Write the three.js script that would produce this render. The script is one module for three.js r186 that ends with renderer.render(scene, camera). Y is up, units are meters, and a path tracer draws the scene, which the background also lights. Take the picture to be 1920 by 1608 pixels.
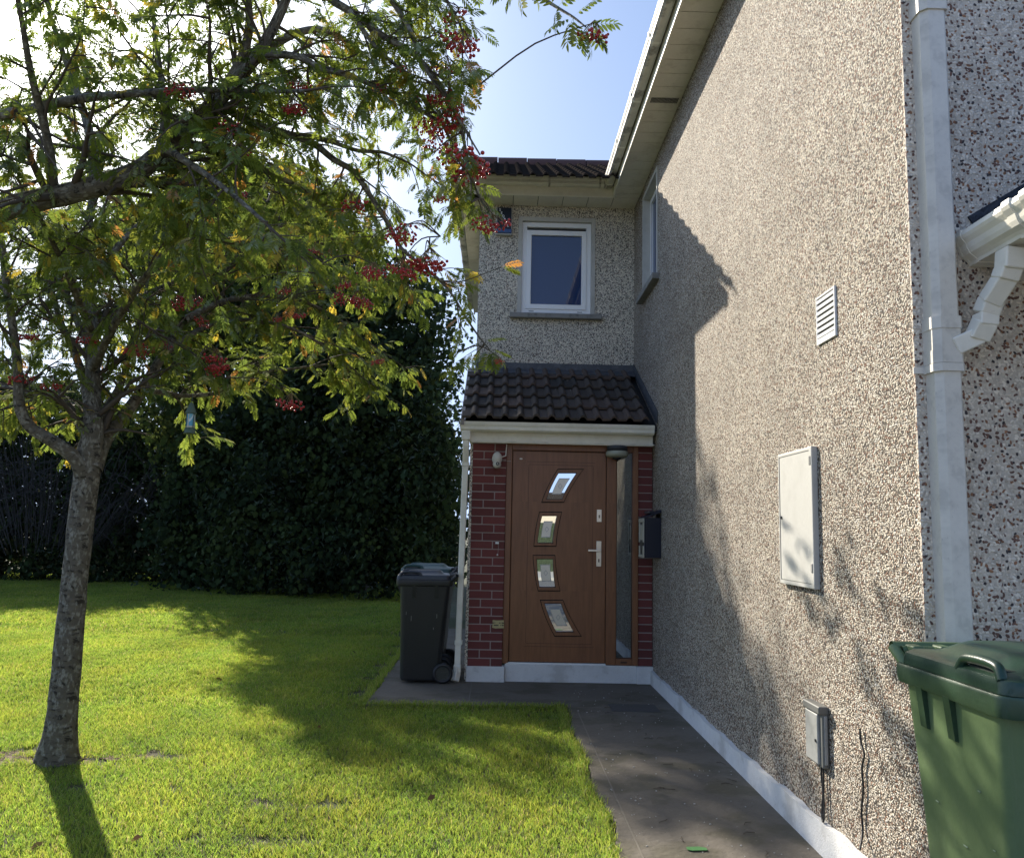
import * as THREE from 'three';
import { RoundedBoxGeometry } from 'three/addons/geometries/RoundedBoxGeometry.js';
import { mergeGeometries } from 'three/addons/utils/BufferGeometryUtils.js';

// ------------------------------------------------------------------ camera, sky, sun, exposure
const scene = new THREE.Scene();
const rad = THREE.MathUtils.degToRad;
const camera = new THREE.PerspectiveCamera(54.84, 1024 / 857, 0.05, 2000);
camera.rotation.order = 'YXZ';
camera.position.set(0, 1.5, 0);
camera.rotation.set(rad(7.0), rad(-0.92), rad(1.2));
camera.updateMatrixWorld(true);
scene.add(camera);

const SUN = new THREE.Vector3(-0.455, 0.5, -0.737).normalize();
{
  const W = 1024, H = 512, d = new Float32Array(W * H * 4), v = new THREE.Vector3();
  for (let j = 0; j < H; j++) for (let i = 0; i < W; i++) {
    const th = ((j + 0.5) / H - 0.5) * Math.PI, ph = ((i + 0.5) / W - 0.5) * 2 * Math.PI;
    v.set(Math.cos(ph) * Math.cos(th), Math.sin(th), Math.sin(ph) * Math.cos(th));
    const e = Math.max(v.y, 0), k = Math.pow(1 - e, 1.8), ang = Math.acos(THREE.MathUtils.clamp(v.dot(SUN), -1, 1)) * 180 / Math.PI;
    let r = 0.085 + 0.34 * k, g = 0.165 + 0.39 * k, b = 0.36 + 0.44 * k;
    const glow = 4.5 * Math.exp(-ang / 7) + 0.75 * Math.exp(-ang / 13);
    r += glow * 1.0; g += glow * 0.97; b += glow * 0.86;
    if (v.y < 0) { r = 0.16; g = 0.17; b = 0.13; }
    d.set([r, g, b, 1], (j * W + i) * 4);
  }
  const sky = new THREE.DataTexture(d, W, H, THREE.RGBAFormat, THREE.FloatType);
  sky.mapping = THREE.EquirectangularReflectionMapping;
  sky.magFilter = THREE.LinearFilter; sky.needsUpdate = true;
  scene.background = sky; scene.environment = sky;
}
const sun = new THREE.DirectionalLight(new THREE.Color(1.0, 0.92, 0.785), 4.75);
sun.position.copy(SUN).multiplyScalar(40); sun.target.position.set(0, 0, -6);
sun.position.add(sun.target.position);
sun.castShadow = true; sun.shadow.radius = 1;
Object.assign(sun.shadow.camera, { left: -25, right: 25, top: 25, bottom: -25, near: 1, far: 90 });
sun.shadow.mapSize.set(4096, 4096);
scene.add(sun, sun.target);

const renderer = new THREE.WebGLRenderer({ antialias: true });
renderer.toneMapping = THREE.LinearToneMapping;
renderer.toneMappingExposure = 1.82;
renderer.shadowMap.enabled = true;

// ------------------------------------------------------------------ helpers
function mulberry(a) { return () => { a |= 0; a = a + 0x6D2B79F5 | 0; let t = Math.imul(a ^ a >>> 15, 1 | a); t = t + Math.imul(t ^ t >>> 7, 61 | t) ^ t; return ((t ^ t >>> 14) >>> 0) / 4294967296; }; }
const rnd = mulberry(20240917);
const rr = (a, b) => a + (b - a) * rnd();
const V = (x, y, z) => new THREE.Vector3(x, y, z);
// a point of the place, from where it was measured in the photograph (1920 x 1608) and the depth of the surface it lies on
function at(u, v, z) {
  const d = V((u - 960) / 1550, -(v - 804) / 1550, -1).applyQuaternion(camera.quaternion);
  return d.multiplyScalar(z / d.z).add(camera.position);
}
const names = {};
function numbered(n) { names[n] = (names[n] ?? -1) + 1; return names[n] ? n + '_' + String(names[n]).padStart(3, '0') : n; }
function prep(m) { m.castShadow = true; m.receiveShadow = true; return m; }
function part(name, geo, mat, parent) {
  if (Array.isArray(geo)) geo = merge(geo);
  const m = prep(new THREE.Mesh(geo, mat)); m.name = name; parent.add(m); return m;
}
function group(name, parent) { const g = new THREE.Group(); g.name = name; parent.add(g); return g; }
function thing(name, label, category, pos = [0, 0, 0], grp) {
  const g = new THREE.Group(); g.name = numbered(name); g.position.set(...pos); scene.add(g);
  g.userData = { label, category }; if (grp) g.userData.group = grp; return g;
}
function struct(name, geo, mat, label) {
  if (Array.isArray(geo)) geo = merge(geo);
  const m = prep(new THREE.Mesh(geo, mat)); m.name = numbered(name); m.userData = { kind: 'structure', label }; scene.add(m); return m;
}
function merge(list) {
  return mergeGeometries(list.map((g) => {
    g = g.index ? g.toNonIndexed() : g;
    for (const k of Object.keys(g.attributes)) if (!['position', 'normal', 'uv'].includes(k)) g.deleteAttribute(k);
    return g;
  }));
}
function uvBox(g, off = 0) {   // uv in metres by the main direction of each face
  if (g.index) g = g.toNonIndexed();
  const p = g.attributes.position, n = g.attributes.normal, uv = new Float32Array(p.count * 2);
  for (let i = 0; i < p.count; i++) {
    const ax = Math.abs(n.getX(i)), ay = Math.abs(n.getY(i)), az = Math.abs(n.getZ(i));
    const x = p.getX(i), y = p.getY(i), z = p.getZ(i);
    if (ax >= ay && ax >= az) { uv[2 * i] = z + off; uv[2 * i + 1] = y + off * 0.7; }
    else if (ay >= az) { uv[2 * i] = x + off; uv[2 * i + 1] = z + off * 0.7; }
    else { uv[2 * i] = x + off; uv[2 * i + 1] = y + off * 0.7; }
  }
  g.setAttribute('uv', new THREE.BufferAttribute(uv, 2)); return g;
}
const box = (x0, x1, y0, y1, z0, z1) => uvBox(new THREE.BoxGeometry(x1 - x0, y1 - y0, z1 - z0).translate((x0 + x1) / 2, (y0 + y1) / 2, (z0 + z1) / 2));
function rbox(x0, x1, y0, y1, z0, z1, r = 0.006, s = 2) {
  return uvBox(new RoundedBoxGeometry(x1 - x0, y1 - y0, z1 - z0, s, r).translate((x0 + x1) / 2, (y0 + y1) / 2, (z0 + z1) / 2));
}
function shape(pts, holes = []) {
  const s = new THREE.Shape(pts.map((p) => new THREE.Vector2(p[0], p[1])));
  for (const h of holes) s.holes.push(new THREE.Path(h.map((p) => new THREE.Vector2(p[0], p[1]))));
  return s;
}
const rect = (x0, x1, y0, y1) => [[x0, y0], [x1, y0], [x1, y1], [x0, y1]];
function prismZ(pts, z0, z1, holes = [], bevel = 0) {   // outline in x, y; from z0 to z1
  const g = new THREE.ExtrudeGeometry(shape(pts, holes), { depth: z1 - z0 - 2 * bevel, bevelEnabled: bevel > 0, bevelSize: bevel, bevelOffset: -bevel, bevelThickness: bevel, bevelSegments: 2 });
  return uvBox(g.translate(0, 0, z0 + bevel));
}
function prismX(pts, x0, x1, holes = [], bevel = 0) {   // outline in z, y; from x0 to x1
  const flip = (l) => l.map((p) => [-p[0], p[1]]);
  const g = new THREE.ExtrudeGeometry(shape(flip(pts), holes.map(flip)), { depth: x1 - x0 - 2 * bevel, bevelEnabled: bevel > 0, bevelSize: bevel, bevelOffset: -bevel, bevelThickness: bevel, bevelSegments: 2 });
  return uvBox(g.rotateY(Math.PI / 2).translate(x0 + bevel, 0, 0));
}
function tube(pts, radii, seg = 8, sub = 3, wob = 0, seed = 1) {
  const n = (pts.length - 1) * sub + 1, c = new THREE.CatmullRomCurve3(pts, false, 'centripetal'), P = [], R = [];
  for (let i = 0; i < n; i++) {
    const t = i / (n - 1), k = Math.min(t * (pts.length - 1), pts.length - 1.0001), a = Math.floor(k);
    P.push(sub > 1 ? c.getPoint(t) : pts[i].clone()); R.push(radii[a] + (radii[a + 1] - radii[a]) * (k - a));
  }
  const pos = [], nor = [], uv = [], idx = [], T = V(0, 0, 0), N = V(0, 0, 0), B = V(0, 0, 0);
  T.copy(P[1]).sub(P[0]).normalize(); N.set(Math.abs(T.x) > 0.8 ? 0 : 1, Math.abs(T.x) > 0.8 ? 1 : 0, 0).cross(T).normalize();
  const rn = mulberry(seed), ph = rn() * 9; let len = 0;
  for (let i = 0; i < n; i++) {
    T.copy(P[Math.min(i + 1, n - 1)]).sub(P[Math.max(i - 1, 0)]).normalize();
    N.addScaledVector(T, -N.dot(T)).normalize(); B.crossVectors(T, N);
    if (i) len += P[i].distanceTo(P[i - 1]);
    for (let j = 0; j <= seg; j++) {
      const a = j / seg * Math.PI * 2, ca = Math.cos(a), sa = Math.sin(a);
      const r = R[i] * (1 + wob * (Math.sin(a * 2 + ph + len * 7) * 0.5 + Math.sin(a * 3 + len * 17 + ph * 2) * 0.4 + Math.sin(len * 31 + a) * 0.3));
      const nx = N.x * ca + B.x * sa, ny = N.y * ca + B.y * sa, nz = N.z * ca + B.z * sa;
      pos.push(P[i].x + nx * r, P[i].y + ny * r, P[i].z + nz * r); nor.push(nx, ny, nz); uv.push(j / seg * Math.max(0.06, 6.28 * R[0]), len);
    }
  }
  for (let i = 0; i < n - 1; i++) for (let j = 0; j < seg; j++) { const a = i * (seg + 1) + j, b = a + seg + 1; idx.push(a, a + 1, b, b, a + 1, b + 1); }
  const g = new THREE.BufferGeometry();
  g.setAttribute('position', new THREE.Float32BufferAttribute(pos, 3)); g.setAttribute('normal', new THREE.Float32BufferAttribute(nor, 3)); g.setAttribute('uv', new THREE.Float32BufferAttribute(uv, 2));
  g.setIndex(idx); return g;
}
// closed skin through rounded rectangles: [y, width, depth, corner radius, centre x, centre z]
function loft(secs, n = 6, capBottom = true, capTop = true) {
  const pos = [], idx = [], m = 4 * (n + 1);
  for (const [y, w, d, r, cx = 0, cz = 0] of secs) for (let q = 0; q < 4; q++) for (let k = 0; k <= n; k++) {
    const a = (q + k / n) * Math.PI / 2, sx = q === 0 || q === 3 ? 1 : -1, sz = q < 2 ? 1 : -1;
    pos.push(cx + sx * (w / 2 - r) + Math.cos(a) * r, y, cz + sz * (d / 2 - r) + Math.sin(a) * r);
  }
  for (let s = 0; s < secs.length - 1; s++) for (let j = 0; j < m; j++) { const a = s * m + j, b = s * m + (j + 1) % m; idx.push(a, a + m, b, b, a + m, b + m); }
  const cap = (s, up) => { const c = pos.length / 3; pos.push(secs[s][4] ?? 0, secs[s][0], secs[s][5] ?? 0); for (let j = 0; j < m; j++) { const a = s * m + j, b = s * m + (j + 1) % m; up ? idx.push(c, b, a) : idx.push(c, a, b); } };
  if (capBottom) cap(0, false); if (capTop) cap(secs.length - 1, true);
  let g = new THREE.BufferGeometry(); g.setAttribute('position', new THREE.Float32BufferAttribute(pos, 3)); g.setIndex(idx);
  g = g.toNonIndexed();
  return crease(g, 0.7);
}
function crease(g, ang) {   // normals averaged between faces that meet at less than the angle
  const p = g.attributes.position, N = p.count, fn = [], map = new Map(), a = V(0, 0, 0), b = V(0, 0, 0), c = V(0, 0, 0), nor = new Float32Array(N * 3);
  const key = (i) => Math.round(p.getX(i) * 1e4) + ',' + Math.round(p.getY(i) * 1e4) + ',' + Math.round(p.getZ(i) * 1e4);
  for (let i = 0; i < N; i += 3) {
    a.fromBufferAttribute(p, i); b.fromBufferAttribute(p, i + 1).sub(a); c.fromBufferAttribute(p, i + 2).sub(a);
    const f = V(0, 0, 0).crossVectors(b, c); fn.push(f);
    for (let k = 0; k < 3; k++) { const s = key(i + k); if (!map.has(s)) map.set(s, []); map.get(s).push(f); }
  }
  const cs = Math.cos(ang);
  for (let i = 0; i < N; i++) {
    const f = fn[Math.floor(i / 3)], fl = f.length() || 1e-9; a.set(0, 0, 0);
    for (const q of map.get(key(i))) if (q.dot(f) >= cs * fl * (q.length() || 1e-9)) a.add(q);
    a.normalize(); nor.set([a.x, a.y, a.z], i * 3);
  }
  g.setAttribute('normal', new THREE.BufferAttribute(nor, 3));
  return g.attributes.uv ? g : uvBox(g);
}
// ------------------------------------------------------------------ textures
function hash(x, y, s) { let h = Math.imul(x, 374761393) + Math.imul(y, 668265263) + Math.imul(s, 2246822519) | 0; h = Math.imul(h ^ h >>> 13, 1274126177); h ^= h >>> 16; return (h >>> 0) / 4294967296; }
function vnoise(x, y, per, s) {   // tileable value noise
  const xi = Math.floor(x), yi = Math.floor(y), fx = x - xi, fy = y - yi, u = fx * fx * (3 - 2 * fx), v = fy * fy * (3 - 2 * fy), w = (k) => ((k % per) + per) % per;
  const a = hash(w(xi), w(yi), s), b = hash(w(xi + 1), w(yi), s), c = hash(w(xi), w(yi + 1), s), d = hash(w(xi + 1), w(yi + 1), s);
  return a + (b - a) * u + (c - a) * v + (a - b - c + d) * u * v;
}
function fbm(u, v, per, oct, s) { let r = 0, a = 0.5, t = 0; for (let i = 0; i < oct; i++) { r += a * vnoise(u * per, v * per, per, s + i * 17); t += a; a *= 0.5; per *= 2; } return r / t; }
function vn2(x, y, px, py, s) {
  const xi = Math.floor(x), yi = Math.floor(y), fx = x - xi, fy = y - yi, u = fx * fx * (3 - 2 * fx), v = fy * fy * (3 - 2 * fy), w = (k, p) => ((k % p) + p) % p;
  const a = hash(w(xi, px), w(yi, py), s), b = hash(w(xi + 1, px), w(yi, py), s), c = hash(w(xi, px), w(yi + 1, py), s), d = hash(w(xi + 1, px), w(yi + 1, py), s);
  return a + (b - a) * u + (c - a) * v + (a - b - c + d) * u * v;
}
function fbm2(u, v, pu, pv, oct, s) { let r = 0, a = 0.5, t = 0; for (let i = 0; i < oct; i++) { r += a * vn2(u * pu, v * pv, pu, pv, s + i * 17); t += a; a *= 0.5; pu *= 2; pv *= 2; } return r / t; }
function dataTex(W, H, fn, size, srgb) {   // fn(u, v) gives linear values 0..1
  const d = new Uint8Array(W * H * 4), enc = (c) => { c = Math.min(1, Math.max(0, c)); return srgb ? (c <= 0.0031308 ? 12.92 * c : 1.055 * Math.pow(c, 1 / 2.4) - 0.055) * 255 : c * 255; };
  for (let j = 0; j < H; j++) for (let i = 0; i < W; i++) {
    const c = fn((i + 0.5) / W, (j + 0.5) / H, i, j), o = (j * W + i) * 4;
    if (typeof c === 'number') d[o] = d[o + 1] = d[o + 2] = enc(c); else { d[o] = enc(c[0]); d[o + 1] = enc(c[1]); d[o + 2] = enc(c[2]); }
    d[o + 3] = 255;
  }
  const t = new THREE.DataTexture(d, W, H); t.wrapS = t.wrapT = THREE.RepeatWrapping; t.magFilter = t.minFilter = THREE.LinearFilter;
  if (srgb) t.colorSpace = THREE.SRGBColorSpace;
  t.repeat.set(1 / size, 1 / size); t.needsUpdate = true; return t;
}
const mixc = (a, b, t) => [a[0] + (b[0] - a[0]) * t, a[1] + (b[1] - a[1]) * t, a[2] + (b[2] - a[2]) * t];
// thrown stones in render: one stone per jittered cell, a dome each
function dash(W, cells, size, seed, stones, mortar, rmin, rmax, bump, fill) {
  const hgt = new Float32Array(W * W), N = cells;
  const col = dataTex(W, W, (u, v, i, j) => {
    const x = u * N, y = v * N, xi = Math.floor(x), yi = Math.floor(y); let best = -1, bx = 0, by = 0;
    for (let b = -1; b <= 1; b++) for (let a = -1; a <= 1; a++) {
      const cx = ((xi + a) % N + N) % N, cy = ((yi + b) % N + N) % N;
      if (hash(cx, cy, seed + 9) > fill) continue;
      const px = xi + a + 0.15 + 0.7 * hash(cx, cy, seed), py = yi + b + 0.15 + 0.7 * hash(cx, cy, seed + 1);
      const an = hash(cx, cy, seed + 2) * 3.14, el = 1 + 0.7 * hash(cx, cy, seed + 3), ca = Math.cos(an), sa = Math.sin(an);
      const dx = x - px, dy = y - py, qx = (dx * ca + dy * sa) / el, qy = (-dx * sa + dy * ca) * Math.sqrt(el);
      const r = rmin + (rmax - rmin) * hash(cx, cy, seed + 4), q = 1 - (qx * qx + qy * qy) / (r * r);
      const h = q > 0 ? Math.sqrt(q) * (0.55 + 0.45 * hash(cx, cy, seed + 5)) : -1;
      if (h > best) { best = h; bx = cx; by = cy; }
    }
    const big = fbm(u, v, 5, 4, seed + 40);
    if (best > 0) {
      hgt[j * W + i] = 0.25 + 0.75 * best;
      let k = hash(bx, by, seed + 6), s = stones[stones.length - 1]; for (const t of stones) { if (k < t[0]) { s = t; break; } k -= t[0]; }
      const m = (0.78 + 0.44 * hash(bx, by, seed + 7)) * (0.86 + 0.28 * big);
      return [s[1] * m, s[2] * m, s[3] * m];
    }
    const g = fbm(u, v, 64, 3, seed + 60); hgt[j * W + i] = 0.2 * g;
    const m = (0.7 + 0.5 * g) * (0.86 + 0.28 * big); return [mortar[0] * m, mortar[1] * m, mortar[2] * m];
  }, size, true);
  const bt = dataTex(W, W, (u, v, i, j) => hgt[j * W + i], size, false);
  return new THREE.MeshStandardMaterial({ map: col, bumpMap: bt, bumpScale: bump, roughness: 0.85 });
}
const M = {};
M.sideDash = dash(2048, 156, 1.5, 11, [[0.38, 0.66, 0.592, 0.485], [0.24, 0.505, 0.425, 0.33], [0.16, 0.30, 0.228, 0.168], [0.08, 0.22, 0.105, 0.06], [0.08, 0.09, 0.072, 0.06], [0.06, 0.66, 0.62, 0.56]], [0.085, 0.068, 0.050], 0.38, 0.60, 0.010, 0.95);
M.rearDash = dash(1536, 132, 1.4, 23, [[0.42, 0.78, 0.72, 0.60], [0.18, 0.58, 0.51, 0.41], [0.19, 0.035, 0.033, 0.032], [0.14, 0.10, 0.085, 0.075], [0.07, 0.20, 0.11, 0.08]], [0.72, 0.65, 0.53], 0.34, 0.56, 0.005, 0.93);
M.frontDash = dash(1024, 62, 0.75, 37, [[0.54, 0.74, 0.66, 0.55], [0.18, 0.60, 0.51, 0.41], [0.15, 0.17, 0.092, 0.068], [0.05, 0.06, 0.05, 0.05], [0.06, 0.30, 0.15, 0.08]], [0.62, 0.54, 0.44], 0.30, 0.58, 0.004, 0.86);
const noiseB = dataTex(512, 512, (u, v) => fbm(u, v, 16, 5, 3), 0.5, false);
const noiseFine = dataTex(512, 512, (u, v) => 0.5 * fbm(u, v, 64, 3, 5) + 0.5 * fbm(u, v, 8, 3, 8), 0.4, false);
function std(r, g, b, o = {}) { return new THREE.MeshStandardMaterial({ color: new THREE.Color().setRGB(r, g, b), roughness: 0.7, ...o }); }
function phys(r, g, b, o = {}) { return new THREE.MeshPhysicalMaterial({ color: new THREE.Color().setRGB(r, g, b), roughness: 0.5, ...o }); }
// painted or plastic surface with dirt in it
function grimy(base, dirt, amount, size, seed, sx = 1) {
  return dataTex(512, 512, (u, v) => {
    const a = fbm(u, v, 6, 5, seed), b = fbm(u, v, 40, 3, seed + 5), c = vnoise(u * 128, v * 128, 128, seed + 9);
    let t = THREE.MathUtils.smoothstep(a * 0.7 + b * 0.3, 0.48, 0.75) * amount + (c > 0.93 ? amount * 0.5 : 0);
    return mixc(base, dirt, Math.min(1, t)).map((x) => x * (0.94 + 0.12 * b));
  }, size, true);
}
M.cream = new THREE.MeshStandardMaterial({ map: grimy([0.86, 0.82, 0.71], [0.42, 0.38, 0.29], 0.25, 1.1, 71), roughness: 0.45 });
M.creamDirty = new THREE.MeshStandardMaterial({ map: grimy([0.66, 0.62, 0.52], [0.16, 0.145, 0.11], 0.75, 0.7, 72), roughness: 0.55 });
M.soffit = new THREE.MeshStandardMaterial({ map: grimy([0.80, 0.76, 0.66], [0.42, 0.38, 0.30], 0.40, 0.9, 73), roughness: 0.55 });
M.pipeGrey = new THREE.MeshStandardMaterial({ map: grimy([0.72, 0.675, 0.59], [0.42, 0.39, 0.34], 0.5, 0.55, 74), roughness: 0.5 });
M.white = std(0.86, 0.86, 0.85, { roughness: 0.3 });
M.whiteRender = new THREE.MeshStandardMaterial({ map: grimy([0.70, 0.70, 0.69], [0.30, 0.28, 0.25], 0.42, 1.3, 75), roughness: 0.9, bumpMap: noiseFine, bumpScale: 0.003 });
M.surround = new THREE.MeshStandardMaterial({ map: grimy([0.52, 0.50, 0.45], [0.33, 0.31, 0.27], 0.4, 0.8, 76), roughness: 0.85, bumpMap: noiseFine, bumpScale: 0.001 });
M.sill = new THREE.MeshStandardMaterial({ map: grimy([0.26, 0.25, 0.23], [0.12, 0.12, 0.11], 0.8, 0.5, 77), roughness: 0.9, bumpMap: noiseB, bumpScale: 0.004 });
M.lead = new THREE.MeshStandardMaterial({ map: grimy([0.075, 0.08, 0.092], [0.14, 0.145, 0.15], 0.6, 0.7, 78), roughness: 0.6, metalness: 0.15, bumpMap: noiseB, bumpScale: 0.008 });
M.wood = new THREE.MeshStandardMaterial({
  map: dataTex(1024, 512, (u, v) => {
    const g = fbm(u * 1, v * 0.12, 48, 4, 91), w = fbm(u, v * 0.3, 7, 3, 95), line = Math.pow(vnoise(u * 256, v * 6, 256, 97), 3);
    return mixc([0.29, 0.122, 0.052], [0.175, 0.070, 0.031], THREE.MathUtils.clamp(g * 0.7 + w * 0.5 - 0.15 + line * 0.25, 0, 1));
  }, 0.9, true), roughness: 0.38,
});
M.woodDark = std(0.055, 0.021, 0.012, { roughness: 0.45 });
M.gap = std(0.012, 0.010, 0.009, { roughness: 0.9 });
M.mortar = std(0.30, 0.26, 0.24, { roughness: 0.95, bumpMap: noiseFine, bumpScale: 0.002 });
M.steel = std(0.74, 0.70, 0.63, { roughness: 0.32, metalness: 0.85 });
M.black = std(0.018, 0.018, 0.02, { roughness: 0.45 });
M.concrete = new THREE.MeshStandardMaterial({
  map: dataTex(1024, 1024, (u, v) => {
    const a = fbm(u, v, 4, 5, 131), b = fbm(u, v, 90, 3, 137), moss = THREE.MathUtils.smoothstep(fbm(u, v, 7, 4, 149), 0.48, 0.7), sp = vnoise(u * 256, v * 256, 256, 151);
    let c = mixc([0.095, 0.080, 0.062], [0.165, 0.144, 0.115], a * 0.9 + b * 0.3); c = mixc(c, [0.072, 0.064, 0.034], moss * 0.55);
    return sp > 0.965 ? mixc(c, [0.4, 0.38, 0.34], 0.6) : sp < 0.05 ? mixc(c, [0.03, 0.028, 0.025], 0.6) : c;
  }, 1.7, true), roughness: 0.92, bumpMap: noiseB, bumpScale: 0.005,
});
M.soil = new THREE.MeshStandardMaterial({
  map: dataTex(1024, 1024, (u, v) => {
    const a = fbm(u, v, 10, 5, 161), b = fbm(u, v, 120, 2, 167);
    return mixc(mixc([0.055, 0.065, 0.018], [0.10, 0.085, 0.045], THREE.MathUtils.smoothstep(a, 0.45, 0.7)), [0.03, 0.028, 0.014], b * 0.6);
  }, 2.3, true), roughness: 1,
});

// ------------------------------------------------------------------ the setting
{
  const g = new THREE.PlaneGeometry(400, 400, 40, 40).rotateX(-Math.PI / 2).translate(0, -0.028, -60);
  struct('ground', uvBox(g), M.soil, 'earth under the green lawn, out to the horizon');
}
const PATH_X0 = 0.63, PATH_X1 = 1.56;
{
  // path along the side wall with the branch to the left of the porch and the yard the green bin stands on
  const e = (x) => 0.02 * Math.sin(x * 5.1) + 0.012 * Math.sin(x * 13.7), pts = [];
  for (let z = 3; z > -7.3; z -= 0.3) pts.push([PATH_X0 + e(z), -z]);
  pts.push([PATH_X0 + 0.02, 7.34]);
  for (let x = 0.4; x > -1.05; x -= 0.3) pts.push([x, 7.36 + e(x) * 0.8]);
  pts.push([-1.09, 7.3]); for (let z = -7.7; z > -13; z -= 0.5) pts.push([-1.1 + e(z), -z]);
  pts.push([-0.2, 13], [-0.2, 8.6], [1.6, 8.6], [1.6, 3.1], [6, 3.1], [6, -3]);
  const s = new THREE.ExtrudeGeometry(shape(pts), { depth: 0.1, bevelEnabled: true, bevelSize: 0.008, bevelThickness: 0.008, bevelOffset: -0.008, bevelSegments: 1 });
  s.rotateX(-Math.PI / 2).translate(0, -0.108 - 0.008 + 0.008, 0);
  struct('path', uvBox(s), M.concrete, 'worn grey concrete path along the house wall to the door');
}

// ------------------------------------------------------------------ the house
const house = thing('house', 'two storey house clad in pebbledash with a wooden front door in a small porch', 'house', [0, 0, 0]);
const WX = 1.611, ZC = -3.14, ZR = -9.76, ZP = -8.5, EAVE = 5.62;
// side wall with an opening for the upstairs window
part('side_wall', prismX(rect(ZR - 0.3, ZC, 0, EAVE), WX, WX + 0.3, [rect(-9.1, -8.293, 4.165, 5.31)]), M.sideDash, house);
part('front_wall', box(WX + 0.3, 7, 0, EAVE, ZC - 0.3, ZC), M.frontDash, house);
part('front_wall', box(WX, WX + 0.3, 0, EAVE, ZC, ZC + 0.012), M.frontDash, house);
// upstairs wall over the porch with its window opening
const UW = { x0: 0.222, x1: 1.095, y0: 4.11, y1: 5.285 };
part('rear_wall', prismZ(rect(-0.29, WX, 2.3, EAVE), ZR - 0.3, ZR, [rect(UW.x0, UW.x1, UW.y0, UW.y1)]), M.rearDash, house);
part('left_wall', box(-0.29, 0.0, 0, EAVE, -15, ZR - 0.3), M.rearDash, house);
part('back_wall', box(-0.29, 7, 0, EAVE, -15.3, -15), M.rearDash, house);
part('far_wall', box(7, 7.3, 0, EAVE, -15.3, ZC), M.rearDash, house);
part('ceiling', box(0.0, 7, EAVE - 0.15, EAVE - 0.02, -15, ZR - 0.3), M.surround, house);
part('ceiling', box(WX + 0.3, 7, EAVE - 0.15, EAVE - 0.02, ZR - 0.3, ZC - 0.3), M.surround, house);
// plinth along the side wall: painted, its upper edge uneven
{
  const top = [], n = 60; for (let i = 0; i <= n; i++) { const z = ZC + 0.02 - (5.6 * i) / n; top.push([z, 0.125 + 0.006 * Math.sin(i * 0.9) + 0.005 * Math.sin(i * 2.3 + 1) + 0.03 * THREE.MathUtils.smoothstep(z, -6, -3.5)]); }
  part('plinth', prismX([[ZC + 0.02, -0.05], ...top, [ZC - 5.58, -0.05]], WX - 0.035, WX - 0.002), M.whiteRender, house);
}
// windows ------------------------------------------------------------
function windowIn(name, parent, o) { return group(name, parent); }
M.pane = phys(0.014, 0.040, 0.125, { roughness: 0.02, ior: 1.55 });  // blue base colour paints in the reflected sky that the gloss leaves too dim
{
  const w = group('window', house); w.userData = { label: 'small white casement window with reflected sky blue put into its pane colour' };
  const { x0, x1, y0, y1 } = UW, f = 0.075, s = 0.12;
  part('surround', prismZ(rect(x0 - 0.035, x1 + 0.035, y0 - 0.005, y1 + 0.04), ZR - 0.11, ZR + 0.012, [rect(x0 + 0.012, x1 - 0.012, y0, y1 - 0.01)]), M.surround, w);
  const fr = (a0, a1, b0, b1, t, z0, z1) => prismZ(rect(a0, a1, b0, b1), z0, z1, [rect(a0 + t, a1 - t, b0 + t, b1 - t)], 0.006);
  part('frame', fr(x0 + 0.012, x1 - 0.012, y0 + 0.01, y1 - 0.012, 0.06, ZR - 0.10, ZR - 0.03), M.white, w);
  part('head_gap', box(x0 + 0.072, x1 - 0.072, y1 - 0.12, y1 - 0.072, ZR - 0.085, ZR - 0.08), M.black, w);
  part('sash', fr(x0 + 0.066, x1 - 0.066, y0 + 0.066, y1 - 0.115, 0.062, ZR - 0.085, ZR - 0.018), M.white, w);
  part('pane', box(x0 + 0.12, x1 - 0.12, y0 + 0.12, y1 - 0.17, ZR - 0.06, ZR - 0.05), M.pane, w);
  part('sill', rbox(x0 - 0.12, x1 + 0.115, y0 - 0.065, y0 - 0.004, ZR - 0.1, ZR + 0.075, 0.008), M.sill, w);
  for (const x of [0.36, 0.95]) part('drain_slot', box(x - 0.03, x + 0.03, y0 + 0.035, y0 + 0.043, ZR - 0.03, ZR - 0.0285), M.gap, w);
}
{
  const w = group('window', house); w.userData = { label: 'narrow upstairs side window set deep in the wall' };
  const z0 = -9.1, z1 = -8.293, y0 = 4.165, y1 = 5.31;
  part('surround', prismX(rect(z0 - 0.03, z1 + 0.03, y0 - 0.005, y1 + 0.03), WX - 0.012, WX + 0.13, [rect(z0 + 0.01, z1 - 0.01, y0, y1 - 0.01)]), M.surround, w);
  part('frame', prismX(rect(z0 + 0.012, z1 - 0.012, y0 + 0.002, y1 - 0.012), WX + 0.07, WX + 0.125, [rect(z0 + 0.07, z1 - 0.07, y0 + 0.07, y1 - 0.07)], 0.005), M.white, w);
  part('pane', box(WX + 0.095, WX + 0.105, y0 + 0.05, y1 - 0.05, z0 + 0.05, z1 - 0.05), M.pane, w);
  part('sill', rbox(WX - 0.075, WX + 0.1, y0 - 0.07, y0 - 0.004, z0 - 0.09, z1 + 0.1, 0.008), M.sill, w);
}
// eaves ---------------------------------------------------------------
const FB = 5.47, FT = 5.66;   // fascia bottom and top
const GP = (s, x, y) => [[0, 0], [0.012, -0.075], [0.03, -0.092], [0.085, -0.092], [0.105, -0.075], [0.108, -0.045], [0.118, -0.025], [0.122, 0.004], [0.114, 0.004], [0.109, -0.02], [0.099, -0.042], [0.096, -0.07], [0.08, -0.083], [0.034, -0.083], [0.02, -0.07], [0.008, 0]].map((p) => [x + s * p[0], y + p[1]]);
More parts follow.
